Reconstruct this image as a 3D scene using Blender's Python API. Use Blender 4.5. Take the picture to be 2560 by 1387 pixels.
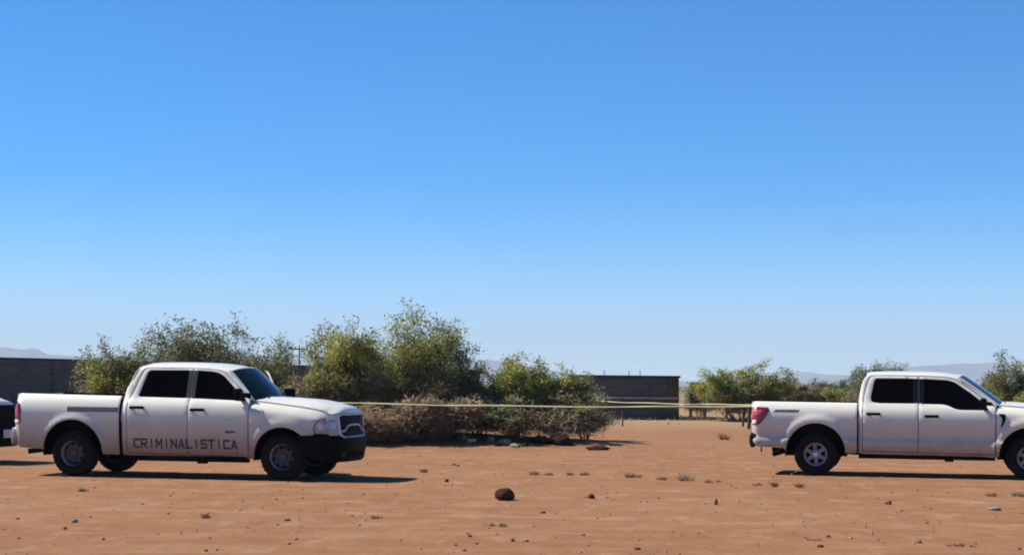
import bpy, bmesh, math, random
import numpy as np
from mathutils import Vector, Matrix, noise
from mathutils.geometry import delaunay_2d_cdt

for o in list(bpy.data.objects):
    bpy.data.objects.remove(o, do_unlink=True)
SC = bpy.context.scene
COL = SC.collection
R = math.radians

# ------------------------------------------------------------------ camera
F = 4350.0          # focal length in pixels of the 2560 px wide photograph
CX, HY = 1280.0, 958.0
CH = 1.65           # eye height
ROLL = R(0.55)
cam_d = bpy.data.cameras.new('camera')
cam_d.sensor_width = 36.0
cam_d.lens = 36.0 * F / 2560.0
cam_d.shift_y = (HY - 693.5) / 2560.0
cam_d.clip_start = 0.5
cam_d.clip_end = 40000.0
cam = bpy.data.objects.new('camera', cam_d)
COL.objects.link(cam)
cam.matrix_world = Matrix.Translation((0, 0, CH)) @ Matrix.Rotation(R(90), 4, 'X') @ Matrix.Rotation(ROLL, 4, 'Z')
SC.camera = cam

# ------------------------------------------------------------------ sky, sun, exposure
SUN_EL = R(48)
SUN_AZ = R(14.5)      # the sun stands to the left, this far behind the picture plane
to_sun = Vector((-math.cos(SUN_AZ) * math.cos(SUN_EL), math.sin(SUN_AZ) * math.cos(SUN_EL), math.sin(SUN_EL)))
W = bpy.data.worlds.new('World')
SC.world = W
W.use_nodes = True
wn, wl = W.node_tree.nodes, W.node_tree.links
wn.clear()
sky = wn.new('ShaderNodeTexSky')
sky.sky_type = 'NISHITA'
sky.sun_disc = False
sky.sun_elevation = SUN_EL
sky.sun_rotation = math.atan2(to_sun.x, to_sun.y)
sky.altitude = 4000
sky.air_density = 1.0
sky.dust_density = 0.0
sky.ozone_density = 4.2
hs = wn.new('ShaderNodeHueSaturation')
hs.inputs['Saturation'].default_value = 1.50
bgn = wn.new('ShaderNodeBackground')
bgn.inputs['Strength'].default_value = 0.101
wo = wn.new('ShaderNodeOutputWorld')
wl.new(sky.outputs[0], hs.inputs['Color'])
wl.new(hs.outputs[0], bgn.inputs['Color'])
wl.new(bgn.outputs[0], wo.inputs['Surface'])

sd = bpy.data.lights.new('sun', 'SUN')
sd.energy = 5.0
sd.angle = R(0.5)
sd.color = (1.0, 0.955, 0.89)
so = bpy.data.objects.new('sun', sd)
COL.objects.link(so)
so.rotation_euler = (-to_sun).to_track_quat('-Z', 'Y').to_euler()
so.location = to_sun * 60

SC.view_settings.view_transform = 'Standard'
SC.view_settings.look = 'None'
SC.view_settings.gamma = 1.0
SC.view_settings.exposure = 0.74
SC.view_settings.use_curve_mapping = False
SC.cycles.use_denoising = True
SC.cycles.max_bounces = 8
SC.cycles.volume_bounces = 1
SC.cycles.filter_width = 1.9

# ------------------------------------------------------------------ helpers
def at(px, py, d):
    """point at depth d that the photograph shows at pixel (px, py)"""
    u, v = (px - CX) / F, (HY - py) / F
    a = u * math.cos(ROLL) - v * math.sin(ROLL)
    b = u * math.sin(ROLL) + v * math.cos(ROLL)
    return Vector((a * d, d, CH + b * d))

def gdepth(px, py):
    u, v = (px - CX) / F, (HY - py) / F
    b = u * math.sin(ROLL) + v * math.cos(ROLL)
    return CH / max(1e-4, -b)

def onground(px, py):
    d = gdepth(px, py)
    p = at(px, py, d)
    return Vector((p.x, p.y, gz(p.x, p.y)))

def interp(x, pts):
    if x <= pts[0][0]: return pts[0][1]
    for (a, b), (c, d) in zip(pts, pts[1:]):
        if x <= c:
            return b + (d - b) * (x - a) / (c - a)
    return pts[-1][1]

def sinterp(x, pts):
    """smooth interpolation (Catmull style)"""
    n = len(pts)
    if x <= pts[0][0]: return pts[0][1]
    if x >= pts[-1][0]: return pts[-1][1]
    for i in range(n - 1):
        x0, y0 = pts[i]; x1, y1 = pts[i + 1]
        if x <= x1:
            h = x1 - x0
            t = (x - x0) / h
            m0 = (pts[i + 1][1] - pts[i - 1][1]) / (pts[i + 1][0] - pts[i - 1][0]) if i > 0 else (y1 - y0) / h
            m1 = (pts[i + 2][1] - pts[i][1]) / (pts[i + 2][0] - pts[i][0]) if i < n - 2 else (y1 - y0) / h
            t2, t3 = t * t, t * t * t
            return (2*t3 - 3*t2 + 1)*y0 + (t3 - 2*t2 + t)*h*m0 + (-2*t3 + 3*t2)*y1 + (t3 - t2)*h*m1

def smooth(a, b, x):
    t = min(1, max(0, (x - a) / (b - a)))
    return t * t * (3 - 2 * t)

def mesh_obj(name, verts, faces, mat, parent=None, sharp=None, smooth_sh=True):
    me = bpy.data.meshes.new(name)
    me.from_pydata([tuple(v) for v in verts], [], faces)
    me.update()
    if smooth_sh:
        me.polygons.foreach_set('use_smooth', [True] * len(me.polygons))
        if sharp is not None:
            me.set_sharp_from_angle(angle=R(sharp))
    if mat: me.materials.append(mat)
    o = bpy.data.objects.new(name, me)
    COL.objects.link(o)
    if parent: o.parent = parent
    return o

def bm_obj(name, bm, mat, parent=None, sharp=35):
    me = bpy.data.meshes.new(name)
    bm.to_mesh(me); bm.free()
    me.polygons.foreach_set('use_smooth', [True] * len(me.polygons))
    if sharp is not None: me.set_sharp_from_angle(angle=R(sharp))
    if mat: me.materials.append(mat)
    o = bpy.data.objects.new(name, me)
    COL.objects.link(o)
    if parent: o.parent = parent
    return o

def tag(o, label=None, cat=None, group=None, kind=None):
    if label: o['label'] = label
    if cat: o['category'] = cat
    if group: o['group'] = group
    if kind: o['kind'] = kind
    return o

def empty(name, loc, rz=0):
    o = bpy.data.objects.new(name, None)
    o.empty_display_size = 0.3
    o.location = loc
    o.rotation_euler = (0, 0, rz)
    COL.objects.link(o)
    return o

def add_box(bm, c, s, bev=0.0, rot=None):
    """box of size s centred on c, edges bevelled"""
    r = bmesh.ops.create_cube(bm, size=1.0)
    vs = r['verts']
    for v in vs:
        v.co = Vector((v.co.x * s[0], v.co.y * s[1], v.co.z * s[2]))
    if bev > 0:
        es = list({e for v in vs for e in v.link_edges})
        rb = bmesh.ops.bevel(bm, geom=es, offset=bev, segments=2, affect='EDGES', profile=0.5)
        vs = list({v for f in rb['faces'] for v in f.verts} | {v for v in vs if v.is_valid})
    M = Matrix.Translation(c) @ (rot.to_4x4() if rot else Matrix.Identity(4))
    for v in vs: v.co = M @ v.co

def box(name, c, s, mat, parent=None, bev=0.01, rot=None):
    bm = bmesh.new()
    add_box(bm, c, s, bev, rot)
    return bm_obj(name, bm, mat, parent)

def tube_data(pts, rad, n=6, cap=True):
    """verts/faces of a tapered tube along pts"""
    V, Fc = [], []
    pts = [Vector(p) for p in pts]
    for i, p in enumerate(pts):
        t = (pts[min(i + 1, len(pts) - 1)] - pts[max(i - 1, 0)])
        if t.length < 1e-9: t = Vector((0, 0, 1))
        t.normalize()
        a = t.orthogonal().normalized() if i == 0 else (a_prev - t * a_prev.dot(t)).normalized()
        a_prev = a
        b = t.cross(a)
        r = rad[i] if hasattr(rad, '__len__') else rad
        for k in range(n):
            an = 2 * math.pi * k / n
            V.append(p + (a * math.cos(an) + b * math.sin(an)) * r)
    for i in range(len(pts) - 1):
        for k in range(n):
            k2 = (k + 1) % n
            Fc.append((i*n + k, i*n + k2, (i+1)*n + k2, (i+1)*n + k))
    if cap:
        Fc.append(tuple(range(n - 1, -1, -1)))
        Fc.append(tuple((len(pts) - 1) * n + k for k in range(n)))
    return V, Fc

def tube(name, pts, rad, mat, parent=None, n=8):
    V, Fc = tube_data(pts, rad, n)
    return mesh_obj(name, V, Fc, mat, parent, sharp=50)

class Geo:
    def __init__(self): self.v = []; self.f = []; self.c = []
    def add_quads(self, A, C):
        """A: n x 4 x 3 corner points, C: n x 3 tints"""
        k = len(self.v); n = len(A)
        self.v += [tuple(q) for q in A.reshape(-1, 3).tolist()]
        self.f += [tuple(q) for q in (np.arange(4*n).reshape(-1, 4) + k).tolist()]
        self.c += [tuple(q) for q in C.tolist()]
    def add(self, V, Fc, col=None):
        k = len(self.v)
        self.v += [tuple(p) for p in V]
        self.f += [tuple(i + k for i in f) for f in Fc]
        if col is not None: self.c += [col] * len(Fc)
    def build(self, name, mat, parent=None, sharp=None, smooth_sh=True):
        o = mesh_obj(name, self.v, self.f, mat, parent, sharp, smooth_sh)
        if self.c:
            me = o.data
            at_ = me.attributes.new('tint', 'FLOAT_COLOR', 'FACE')
            arr = np.ones((len(self.f), 4), dtype=np.float32)
            arr[:, :3] = np.array(self.c, dtype=np.float32)
            at_.data.foreach_set('color', arr.ravel())
        return o

# ------------------------------------------------------------------ materials
def new_mat(name):
    m = bpy.data.materials.new(name)
    m.use_nodes = True
    nt = m.node_tree
    nt.nodes.clear()
    out = nt.nodes.new('ShaderNodeOutputMaterial')
    p = nt.nodes.new('ShaderNodeBsdfPrincipled')
    nt.links.new(p.outputs[0], out.inputs['Surface'])
    return m, nt.nodes, nt.links, p, out

def N(nodes, t, **kw):
    n = nodes.new(t)
    for k, v in kw.items():
        if k in n.inputs: n.inputs[k].default_value = v
        else: setattr(n, k, v)
    return n

def mixc(nodes, links, fac, a, b, mode='MIX'):
    m = nodes.new('ShaderNodeMix')
    m.data_type = 'RGBA'
    m.blend_type = mode
    for sock, val in ((0, fac), (6, a), (7, b)):
        if hasattr(val, 'links'): links.new(val, m.inputs[sock])
        elif sock == 0: m.inputs[0].default_value = val
        else: m.inputs[sock].default_value = (*val, 1.0)
    return m.outputs[2]

def ramp(nodes, links, src, a, b, lo=0.0, hi=1.0):
    r = nodes.new('ShaderNodeMapRange')
    r.interpolation_type = 'SMOOTHSTEP'
    r.inputs['From Min'].default_value = a; r.inputs['From Max'].default_value = b
    r.inputs['To Min'].default_value = lo; r.inputs['To Max'].default_value = hi
    links.new(src, r.inputs['Value'])
    return r.outputs[0]

def math_n(nodes, links, op, a, b=None):
    m = nodes.new('ShaderNodeMath'); m.operation = op
    for i, v in enumerate((a, b)):
        if v is None: continue
        if hasattr(v, 'links'): links.new(v, m.inputs[i])
        else: m.inputs[i].default_value = v
    return m.outputs[0]

def simple(name, col, rough=0.5, metal=0.0, var=0.15, scale=6.0, spec=0.5, bump=0.0, bscale=40.0, coat=0.0):
    m, n, l, p, out = new_mat(name)
    tc = n.new('ShaderNodeTexCoord')
    nz = N(n, 'ShaderNodeTexNoise', Scale=scale, Detail=4.0)
    l.new(tc.outputs['Object'], nz.inputs['Vector'])
    f = ramp(n, l, nz.outputs['Fac'], 0.3, 0.7)
    c = mixc(n, l, f, tuple(x * (1 - var) for x in col), tuple(min(1, x * (1 + var)) for x in col))
    l.new(c, p.inputs['Base Color'])
    p.inputs['Roughness'].default_value = rough
    p.inputs['Metallic'].default_value = metal
    p.inputs['Specular IOR Level'].default_value = spec
    p.inputs['Coat Weight'].default_value = coat
    if bump > 0:
        nb = N(n, 'ShaderNodeTexNoise', Scale=bscale, Detail=3.0)
        l.new(tc.outputs['Object'], nb.inputs['Vector'])
        b = N(n, 'ShaderNodeBump', Strength=bump, Distance=0.02)
        l.new(nb.outputs['Fac'], b.inputs['Height'])
        l.new(b.outputs[0], p.inputs['Normal'])
    return m

def dusty_shaded_paint(name, col, dust_shade=0.6, top=0.95, dust_shade_col=(0.25, 0.155, 0.11)):
    """white car paint; road dirt low down, deepened to paint shade onto the sides"""
    m, n, l, p, out = new_mat(name)
    tc = n.new('ShaderNodeTexCoord')
    sep = n.new('ShaderNodeSeparateXYZ')
    l.new(tc.outputs['Object'], sep.inputs[0])
    nz = N(n, 'ShaderNodeTexNoise', Scale=2.3, Detail=6.0, Roughness=0.65)
    mp = n.new('ShaderNodeMapping'); mp.inputs['Scale'].default_value = (1.0, 1.0, 1.8)
    l.new(tc.outputs['Object'], mp.inputs['Vector'])
    l.new(mp.outputs[0], nz.inputs['Vector'])
    h = math_n(n, l, 'ADD', sep.outputs['Z'], math_n(n, l, 'MULTIPLY', math_n(n, l, 'SUBTRACT', nz.outputs['Fac'], 0.5), 0.9))
    low = ramp(n, l, h, top, 0.30, 0.0, dust_shade)  # browner from belt to sill: dirt plus side shade put into the colour
    film = ramp(n, l, nz.outputs['Fac'], 0.35, 0.75, 0.0, 0.12)
    f = math_n(n, l, 'ADD', low, film)
    # red mud thrown on the sills and behind the wheels
    nm = N(n, 'ShaderNodeTexNoise', Scale=7.0, Detail=5.0, Roughness=0.7)
    l.new(tc.outputs['Object'], nm.inputs['Vector'])
    hm = math_n(n, l, 'ADD', sep.outputs['Z'], math_n(n, l, 'MULTIPLY', math_n(n, l, 'SUBTRACT', nm.outputs['Fac'], 0.5), 0.55))
    mud = ramp(n, l, hm, 0.62, 0.34, 0.0, dust_shade*0.75)
    c = mixc(n, l, f, col, dust_shade_col)
    c = mixc(n, l, mud, c, (0.19, 0.095, 0.058))
    l.new(c, p.inputs['Base Color'])
    r = math_n(n, l, 'ADD', math_n(n, l, 'MULTIPLY', f, 0.45), 0.30)
    l.new(r, p.inputs['Roughness'])
    p.inputs['Coat Weight'].default_value = 0.5
    p.inputs['Coat Roughness'].default_value = 0.12
    return m

def leaf_mat(name, trans=0.5):
    m, n, l, p, out = new_mat(name)
    a = n.new('ShaderNodeAttribute'); a.attribute_name = 'tint'
    l.new(a.outputs['Color'], p.inputs['Base Color'])
    p.inputs['Roughness'].default_value = 0.6
    p.inputs['Specular IOR Level'].default_value = 0.25
    t = n.new('ShaderNodeBsdfTranslucent')
    l.new(a.outputs['Color'], t.inputs['Color'])
    mx = n.new('ShaderNodeMixShader'); mx.inputs[0].default_value = trans
    l.new(p.outputs[0], mx.inputs[1]); l.new(t.outputs[0], mx.inputs[2])
    l.new(mx.outputs[0], out.inputs['Surface'])
    return m

def tint_mat(name, rough=0.9):
    m, n, l, p, out = new_mat(name)
    a = n.new('ShaderNodeAttribute'); a.attribute_name = 'tint'
    l.new(a.outputs['Color'], p.inputs['Base Color'])
    p.inputs['Roughness'].default_value = rough
    p.inputs['Specular IOR Level'].default_value = 0.2
    return m

def ground_mat():
    m, n, l, p, out = new_mat('desert_soil')
    g = n.new('ShaderNodeNewGeometry')
    sep = n.new('ShaderNodeSeparateXYZ'); l.new(g.outputs['Position'], sep.inputs[0])
    big = N(n, 'ShaderNodeTexNoise', Scale=0.12, Detail=5.0, Roughness=0.6)
    l.new(g.outputs['Position'], big.inputs['Vector'])
    mid = N(n, 'ShaderNodeTexNoise', Scale=1.3, Detail=7.0, Roughness=0.68)
    l.new(g.outputs['Position'], mid.inputs['Vector'])
    mp = n.new('ShaderNodeMapping'); mp.inputs['Scale'].default_value = (0.22, 1.9, 1.0)
    mp.inputs['Rotation'].default_value = (0, 0, R(-6))
    l.new(g.outputs['Position'], mp.inputs['Vector'])
    streak = N(n, 'ShaderNodeTexNoise', Scale=1.0, Detail=4.0, Roughness=0.55)
    l.new(mp.outputs[0], streak.inputs['Vector'])
    fine = N(n, 'ShaderNodeTexNoise', Scale=9.0, Detail=8.0, Roughness=0.75)
    l.new(g.outputs['Position'], fine.inputs['Vector'])
    c = mixc(n, l, ramp(n, l, big.outputs['Fac'], 0.35, 0.68), (0.217, 0.097, 0.039), (0.246, 0.120, 0.052))
    c = mixc(n, l, ramp(n, l, mid.outputs['Fac'], 0.42, 0.70, 0.0, 0.65), c, (0.291, 0.154, 0.077))
    c = mixc(n, l, ramp(n, l, streak.outputs['Fac'], 0.50, 0.72, 0.0, 0.30), c, (0.299, 0.172, 0.097))
    c = mixc(n, l, ramp(n, l, streak.outputs['Fac'], 0.46, 0.28, 0.0, 0.30), c, (0.184, 0.080, 0.034))
    c = mixc(n, l, ramp(n, l, fine.outputs['Fac'], 0.52, 0.68, 0.0, 0.42), c, (0.139, 0.066, 0.033))
    mp2 = n.new('ShaderNodeMapping'); mp2.inputs['Scale'].default_value = (2.6, 0.85, 1.0)
    l.new(g.outputs['Position'], mp2.inputs['Vector'])
    mot = N(n, 'ShaderNodeTexNoise', Scale=1.0, Detail=5.0, Roughness=0.6)
    l.new(mp2.outputs[0], mot.inputs['Vector'])
    c = mixc(n, l, ramp(n, l, mot.outputs['Fac'], 0.54, 0.74, 0.0, 0.6), c, (0.328, 0.193, 0.111))
    c = mixc(n, l, ramp(n, l, mot.outputs['Fac'], 0.44, 0.28, 0.0, 0.6), c, (0.176, 0.080, 0.037))
    # wheel tracks worn pale along the line the trucks drove in on
    yl = math_n(n, l, 'ADD', math_n(n, l, 'ADD', sep.outputs['Y'], math_n(n, l, 'MULTIPLY', sep.outputs['X'], 0.10)), math_n(n, l, 'MULTIPLY', math_n(n, l, 'SUBTRACT', big.outputs['Fac'], 0.5), 3.0))
    for yc, wd in ((27.3, .22), (25.5, .20), (23.6, .16), (21.9, .18), (36.2, .3), (38.1, .3)):
        dd = math_n(n, l, 'ABSOLUTE', math_n(n, l, 'SUBTRACT', yl, yc))
        k = math_n(n, l, 'MULTIPLY', ramp(n, l, dd, wd + .25, wd - .12), ramp(n, l, mid.outputs['Fac'], 0.42, 0.68, 0.0, 0.42))
        c = mixc(n, l, k, c, (0.335, 0.205, 0.128))
    # beyond the clearing the soil is paler sand with dry stubble
    far = ramp(n, l, math_n(n, l, 'ADD', sep.outputs['Y'], math_n(n, l, 'MULTIPLY', mid.outputs['Fac'], 20.0)), 66.0, 92.0)
    c = mixc(n, l, far, c, (0.279, 0.180, 0.090))
    scrub = ramp(n, l, math_n(n, l, 'ADD', sep.outputs['Y'], math_n(n, l, 'MULTIPLY', big.outputs['Fac'], 160.0)), 230.0, 330.0, 0.0, 0.75)
    c = mixc(n, l, scrub, c, (0.17, 0.15, 0.085))
    l.new(c, p.inputs['Base Color'])
    p.inputs['Roughness'].default_value = 0.95
    p.inputs['Specular IOR Level'].default_value = 0.15
    hsum = math_n(n, l, 'ADD', fine.outputs['Fac'], math_n(n, l, 'MULTIPLY', mid.outputs['Fac'], 2.0))
    b = N(n, 'ShaderNodeBump', Strength=0.6, Distance=0.03)
    l.new(hsum, b.inputs['Height']); l.new(b.outputs[0], p.inputs['Normal'])
    return m

def glass_mat(name, col=(0.0012, 0.0014, 0.0022), spec=0.05, rough=0.06):
    m, n, l, p, out = new_mat(name)
    tc = n.new('ShaderNodeTexCoord')
    nz = N(n, 'ShaderNodeTexNoise', Scale=2.0, Detail=3.0)
    l.new(tc.outputs['Object'], nz.inputs['Vector'])
    c = mixc(n, l, ramp(n, l, nz.outputs['Fac'], 0.4, 0.75), col, tuple(x * 1.8 for x in col))
    l.new(c, p.inputs['Base Color'])
    p.inputs['Roughness'].default_value = rough
    p.inputs['Specular IOR Level'].default_value = spec
    p.inputs['IOR'].default_value = 1.22
    return m

def block_mat():
    m, n, l, p, out = new_mat('dark_block_wall')
    tc = n.new('ShaderNodeTexCoord')
    sep = n.new('ShaderNodeSeparateXYZ'); l.new(tc.outputs['Object'], sep.inputs[0])
    cmb = n.new('ShaderNodeCombineXYZ')
    l.new(math_n(n, l, 'ADD', sep.outputs['X'], sep.outputs['Y']), cmb.inputs[0]); l.new(sep.outputs['Z'], cmb.inputs[1])
    br = N(n, 'ShaderNodeTexBrick', Scale=1.0)
    br.inputs['Brick Width'].default_value = 0.40; br.inputs['Row Height'].default_value = 0.20
    br.inputs['Mortar Size'].default_value = 0.010
    br.inputs['Color1'].default_value = (0.076, 0.068, 0.066, 1); br.inputs['Color2'].default_value = (0.104, 0.094, 0.090, 1)
    br.inputs['Mortar'].default_value = (0.130, 0.118, 0.108, 1)
    l.new(cmb.outputs[0], br.inputs['Vector'])
    nz = N(n, 'ShaderNodeTexNoise', Scale=0.7, Detail=6.0, Roughness=0.65)
    l.new(tc.outputs['Object'], nz.inputs['Vector'])
    c = mixc(n, l, ramp(n, l, nz.outputs['Fac'], 0.5, 0.75, 0.0, 0.55), br.outputs['Color'], (0.045, 0.040, 0.040))
    c = mixc(n, l, ramp(n, l, nz.outputs['Fac'], 0.42, 0.25, 0.0, 0.45), c, (0.13, 0.11, 0.10))
    l.new(c, p.inputs['Base Color'])
    p.inputs['Roughness'].default_value = 0.95
    p.inputs['Specular IOR Level'].default_value = 0.1
    b = N(n, 'ShaderNodeBump', Strength=0.5, Distance=0.01)
    l.new(br.outputs['Fac'], b.inputs['Height']); b.invert = True
    l.new(b.outputs[0], p.inputs['Normal'])
    return m

M = {}
M['paint'] = dusty_shaded_paint('white_paint_dusty_shaded', (0.77, 0.725, 0.60), dust_shade=0.84, top=1.42, dust_shade_col=(0.20, 0.135, 0.105))
M['paint_b'] = dusty_shaded_paint('white_paint', (0.77, 0.725, 0.605), dust_shade=0.74, top=1.42, dust_shade_col=(0.23, 0.165, 0.135))
M['black'] = simple('black_plastic', (0.0035, 0.0035, 0.0035), rough=0.6, spec=0.06)
M['under'] = simple('underbody', (0.003, 0.0026, 0.0025), rough=0.9, spec=0.1)
M['rubber'] = simple('tyre_rubber', (0.0075, 0.006, 0.0055), rough=0.85, spec=0.2, var=0.3, scale=9)
M['steel'] = simple('dusty_steel_wheel', (0.062, 0.054, 0.055), rough=0.55, metal=0.3, var=0.25)
M['alloy'] = simple('alloy_wheel', (0.22, 0.21, 0.22), rough=0.42, metal=0.5, var=0.15)
M['chrome'] = simple('dull_chrome', (0.52, 0.52, 0.54), rough=0.28, metal=0.85, var=0.08)
M['silver'] = simple('silver_trim', (0.42, 0.42, 0.45), rough=0.35, metal=0.5, var=0.08)
M['glass'] = glass_mat('tinted_glass')
M['windshield'] = glass_mat('windshield_glass', (0.008, 0.014, 0.018), spec=0.35, rough=0.05)
M['pillar_trim'] = simple('pillar_trim', (0.030, 0.031, 0.038), rough=0.5, spec=0.2)
M['pillar_dark'] = simple('dark_pillar_trim', (0.006, 0.0065, 0.010), rough=0.4, spec=0.15)
M['lamp'] = simple('headlamp_lens', (0.30, 0.29, 0.29), rough=0.25, metal=0.0, var=0.15, scale=9, coat=0.6)
M['lamp_in'] = simple('headlamp_reflector', (0.50, 0.49, 0.48), rough=0.35, metal=0.1)
M['red'] = simple('tail_lamp_red', (0.34, 0.016, 0.028), rough=0.22, var=0.2, coat=0.5)
M['red_dark'] = simple('tail_lamp_dark_red', (0.10, 0.008, 0.015), rough=0.22, var=0.2, coat=0.5)
M['red_pale'] = simple('tail_lamp_pink_lens', (0.48, 0.085, 0.10), rough=0.25, var=0.1, coat=0.5)
M['clear'] = simple('tail_lamp_clear_lens', (0.78, 0.72, 0.72), rough=0.25, var=0.06)
M['decal'] = simple('grey_decal', (0.075, 0.075, 0.08), rough=0.5, var=0.25, scale=12)
M['letter'] = simple('worn_lettering', (0.052, 0.040, 0.038), rough=0.6, var=0.5, scale=9)
M['bumper_steel'] = simple('dirty_bumper_steel', (0.20, 0.17, 0.17), rough=0.45, metal=0.4, var=0.2)
M['plate'] = simple('number_plate', (0.62, 0.62, 0.60), rough=0.5, var=0.1)
M['wall'] = block_mat()
M['wallcap'] = simple('dark_wall_cap', (0.045, 0.045, 0.055), rough=0.9, var=0.2, scale=2, spec=0.1)
M['ledge'] = simple('pale_concrete', (0.30, 0.28, 0.26), rough=0.9, var=0.15, scale=3, spec=0.1)
M['wood'] = simple('weathered_wood', (0.095, 0.062, 0.042), rough=0.9, var=0.35, scale=8, spec=0.1)
M['palewood'] = simple('bleached_wood', (0.50, 0.40, 0.31), rough=0.9, var=0.25, scale=8, spec=0.1)
M['iron'] = simple('rusty_iron', (0.06, 0.045, 0.04), rough=0.8, var=0.3, spec=0.2)
M['tape'] = simple('pale_tape', (0.50, 0.45, 0.22), rough=0.45, var=0.25, scale=0.7)
M['rock_d'] = simple('dark_red_rock', (0.058, 0.022, 0.014), rough=0.95, var=0.35, scale=9, spec=0.1, bump=0.5)
M['rock_dd'] = simple('blackish_rock', (0.030, 0.016, 0.012), rough=0.95, var=0.4, scale=9, spec=0.1, bump=0.6)
M['rock_b'] = simple('brown_rock', (0.17, 0.085, 0.055), rough=0.95, var=0.3, scale=14, spec=0.1, bump=0.4)
M['rock_p'] = simple('pale_rock', (0.19, 0.175, 0.135), rough=0.95, var=0.25, scale=9, spec=0.1, bump=0.4)
M['bark'] = tint_mat('bark')
M['leaf'] = leaf_mat('leaves')
M['dry'] = leaf_mat('dry_blades', 0.2)
M['soil'] = ground_mat()
M['hill'] = simple('far_hills', (0.13, 0.11, 0.10), rough=1.0, var=0.3, scale=0.0015, spec=0.0)
# ------------------------------------------------------------------ ground, hills
def road_mask(x, y):
    return smooth(36.5, 41.0, y) + (1 - smooth(24.0, 27.5, y))

HUMMOCKS = []
def gz(x, y):
    if abs(x) > 400 or y > 400 or y < -60: return 0.0
    n1 = noise.noise(Vector((x * 0.11, y * 0.16, 3.1)))
    n2 = noise.noise(Vector((x * 0.45, y * 0.6, 7.7)))
    n3 = noise.noise(Vector((x * 1.7, y * 2.2, 1.3)))
    k = 0.10 + 0.90 * min(1.0, road_mask(x, y))
    fade = 1 - smooth(60, 300, y)
    z = (0.045 * n1 + 0.022 * n2 + 0.008 * n3) * k * (0.3 + 0.7 * fade)
    for hx, hy, r, h in HUMMOCKS:
        d2 = ((x - hx) ** 2 + ((y - hy) * 1.2) ** 2) / (r * r)
        if d2 < 6: z += h * math.exp(-d2)
    return z

def axis(dense_lo, dense_hi, step, lo, hi, g=1.16):
    a = list(np.arange(dense_lo, dense_hi + 1e-6, step))
    s = step; v = dense_hi
    while v < hi: s *= g; v += s; a.append(min(v, hi))
    s = step; v = dense_lo
    while v > lo: s *= g; v -= s; a.insert(0, max(v, lo))
    return a

for px_, d_, r_, h_ in ((560, 47, 4.0, .16), (330, 46, 3.0, .12), (960, 46.5, 3.0, .18), (1120, 46.5, 2.2, .12), (1330, 47, 2.6, .16)):
    HUMMOCKS.append((at(px_, 1000, d_).x, d_, r_, h_))

def build_ground():
    xs = axis(-11.5, 11.5, 0.14, -13200, 13200)
    ys = axis(15.0, 52.0, 0.16, -300, 13200)
    V = [(x, y, gz(x, y) + (0.006 * noise.noise(Vector((x * 6, y * 6, 0))) if 14 < y < 60 and abs(x) < 14 else 0)) for y in ys for x in xs]
    nx = len(xs)
    Fc = [(j*nx + i, j*nx + i + 1, (j+1)*nx + i + 1, (j+1)*nx + i) for j in range(len(ys) - 1) for i in range(nx - 1)]
    o = mesh_obj('ground', V, Fc, M['soil'])
    tag(o, 'bare reddish brown desert dirt clearing', None, None, 'structure')
    return o
build_ground()

def build_hills():
    prof = [(-3000, 60), (-1500, 80), (-600, 100), (-200, 92), (0, 80), (60, 73), (85, 79), (122, 60), (180, 58), (230, 54), (400, 60), (600, 65),
            (770, 74), (900, 70), (1100, 66), (1250, 58), (1400, 33), (1500, 17), (1600, 10), (1750, 10), (1850, 20), (1960, 28), (2000, 36),
            (2060, 30), (2150, 28), (2230, 40), (2290, 56), (2400, 62), (2480, 60), (2560, 55), (2800, 38), (3400, 60), (4500, 40), (6000, 55)]
    D = 9600.0
    V, Fc = [], []
    cols = list(range(-3000, 6001, 14))
    rows = [(-1260, 0.0), (-1050, .12), (-850, .26), (-620, .46), (-400, .66), (-200, .86), (0, 1.0), (360, .75), (900, .3), (1260, 0.0)]
    for px in cols:
        h0 = interp(px, prof) * D / F
        for dy, k in rows:
            d = D + dy
            x = (px - CX) / F * D
            n = noise.fractal(Vector((x * .0013, d * .0013, 2.0)), 0.8, 2.1, 5)
            h = h0 * k * (1 + .13 * n) + (1.5 if k > 0 else -2.0)
            V.append((x, d + 160 * noise.noise(Vector((x * .0012, 1, dy * .003))), h))
    nr = len(rows)
    for i in range(len(cols) - 1):
        for j in range(nr - 1):
            Fc.append((i*nr + j, (i+1)*nr + j, (i+1)*nr + j + 1, i*nr + j + 1))
    o = mesh_obj('hills', V, Fc, M['hill'])
    tag(o, 'low hazy blue hills along the horizon', None, None, 'structure')
build_hills()

# ------------------------------------------------------------------ panels cut to an outline and bent over a surface
def in_poly(x, y, P):
    c = False
    j = len(P) - 1
    for i in range(len(P)):
        xi, yi = P[i]; xj, yj = P[j]
        if (yi > y) != (yj > y) and x < (xj - xi) * (y - yi) / (yj - yi) + xi: c = not c
        j = i
    return c

def seg_d(x, y, a, b):
    dx, dy = b[0] - a[0], b[1] - a[1]
    L = dx*dx + dy*dy
    t = 0 if L == 0 else max(0, min(1, ((x - a[0])*dx + (y - a[1])*dy) / L))
    return math.hypot(x - a[0] - t*dx, y - a[1] - t*dy)

def loop_d(x, y, P):
    if id(P) not in _SEG or _SEG[id(P)][0] is not P:
        A = np.array(P); B = np.roll(A, -1, axis=0); D = B - A
        _SEG[id(P)] = (P, A, D, np.maximum((D*D).sum(1), 1e-12))
    _, A, D, L = _SEG[id(P)]
    q = np.array((x, y)) - A
    t = np.clip((q*D).sum(1)/L, 0, 1)[:, None]
    e = q - t*D
    return math.sqrt((e*e).sum(1).min())
_SEG = {}

def resample(P, step):
    out = []
    for i in range(len(P)):
        a, b = P[i], P[(i + 1) % len(P)]
        L = math.hypot(b[0] - a[0], b[1] - a[1])
        n = max(1, int(math.ceil(L / step)))
        for k in range(n):
            t = k / n
            out.append((a[0] + (b[0] - a[0]) * t, a[1] + (b[1] - a[1]) * t))
    return out

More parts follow.
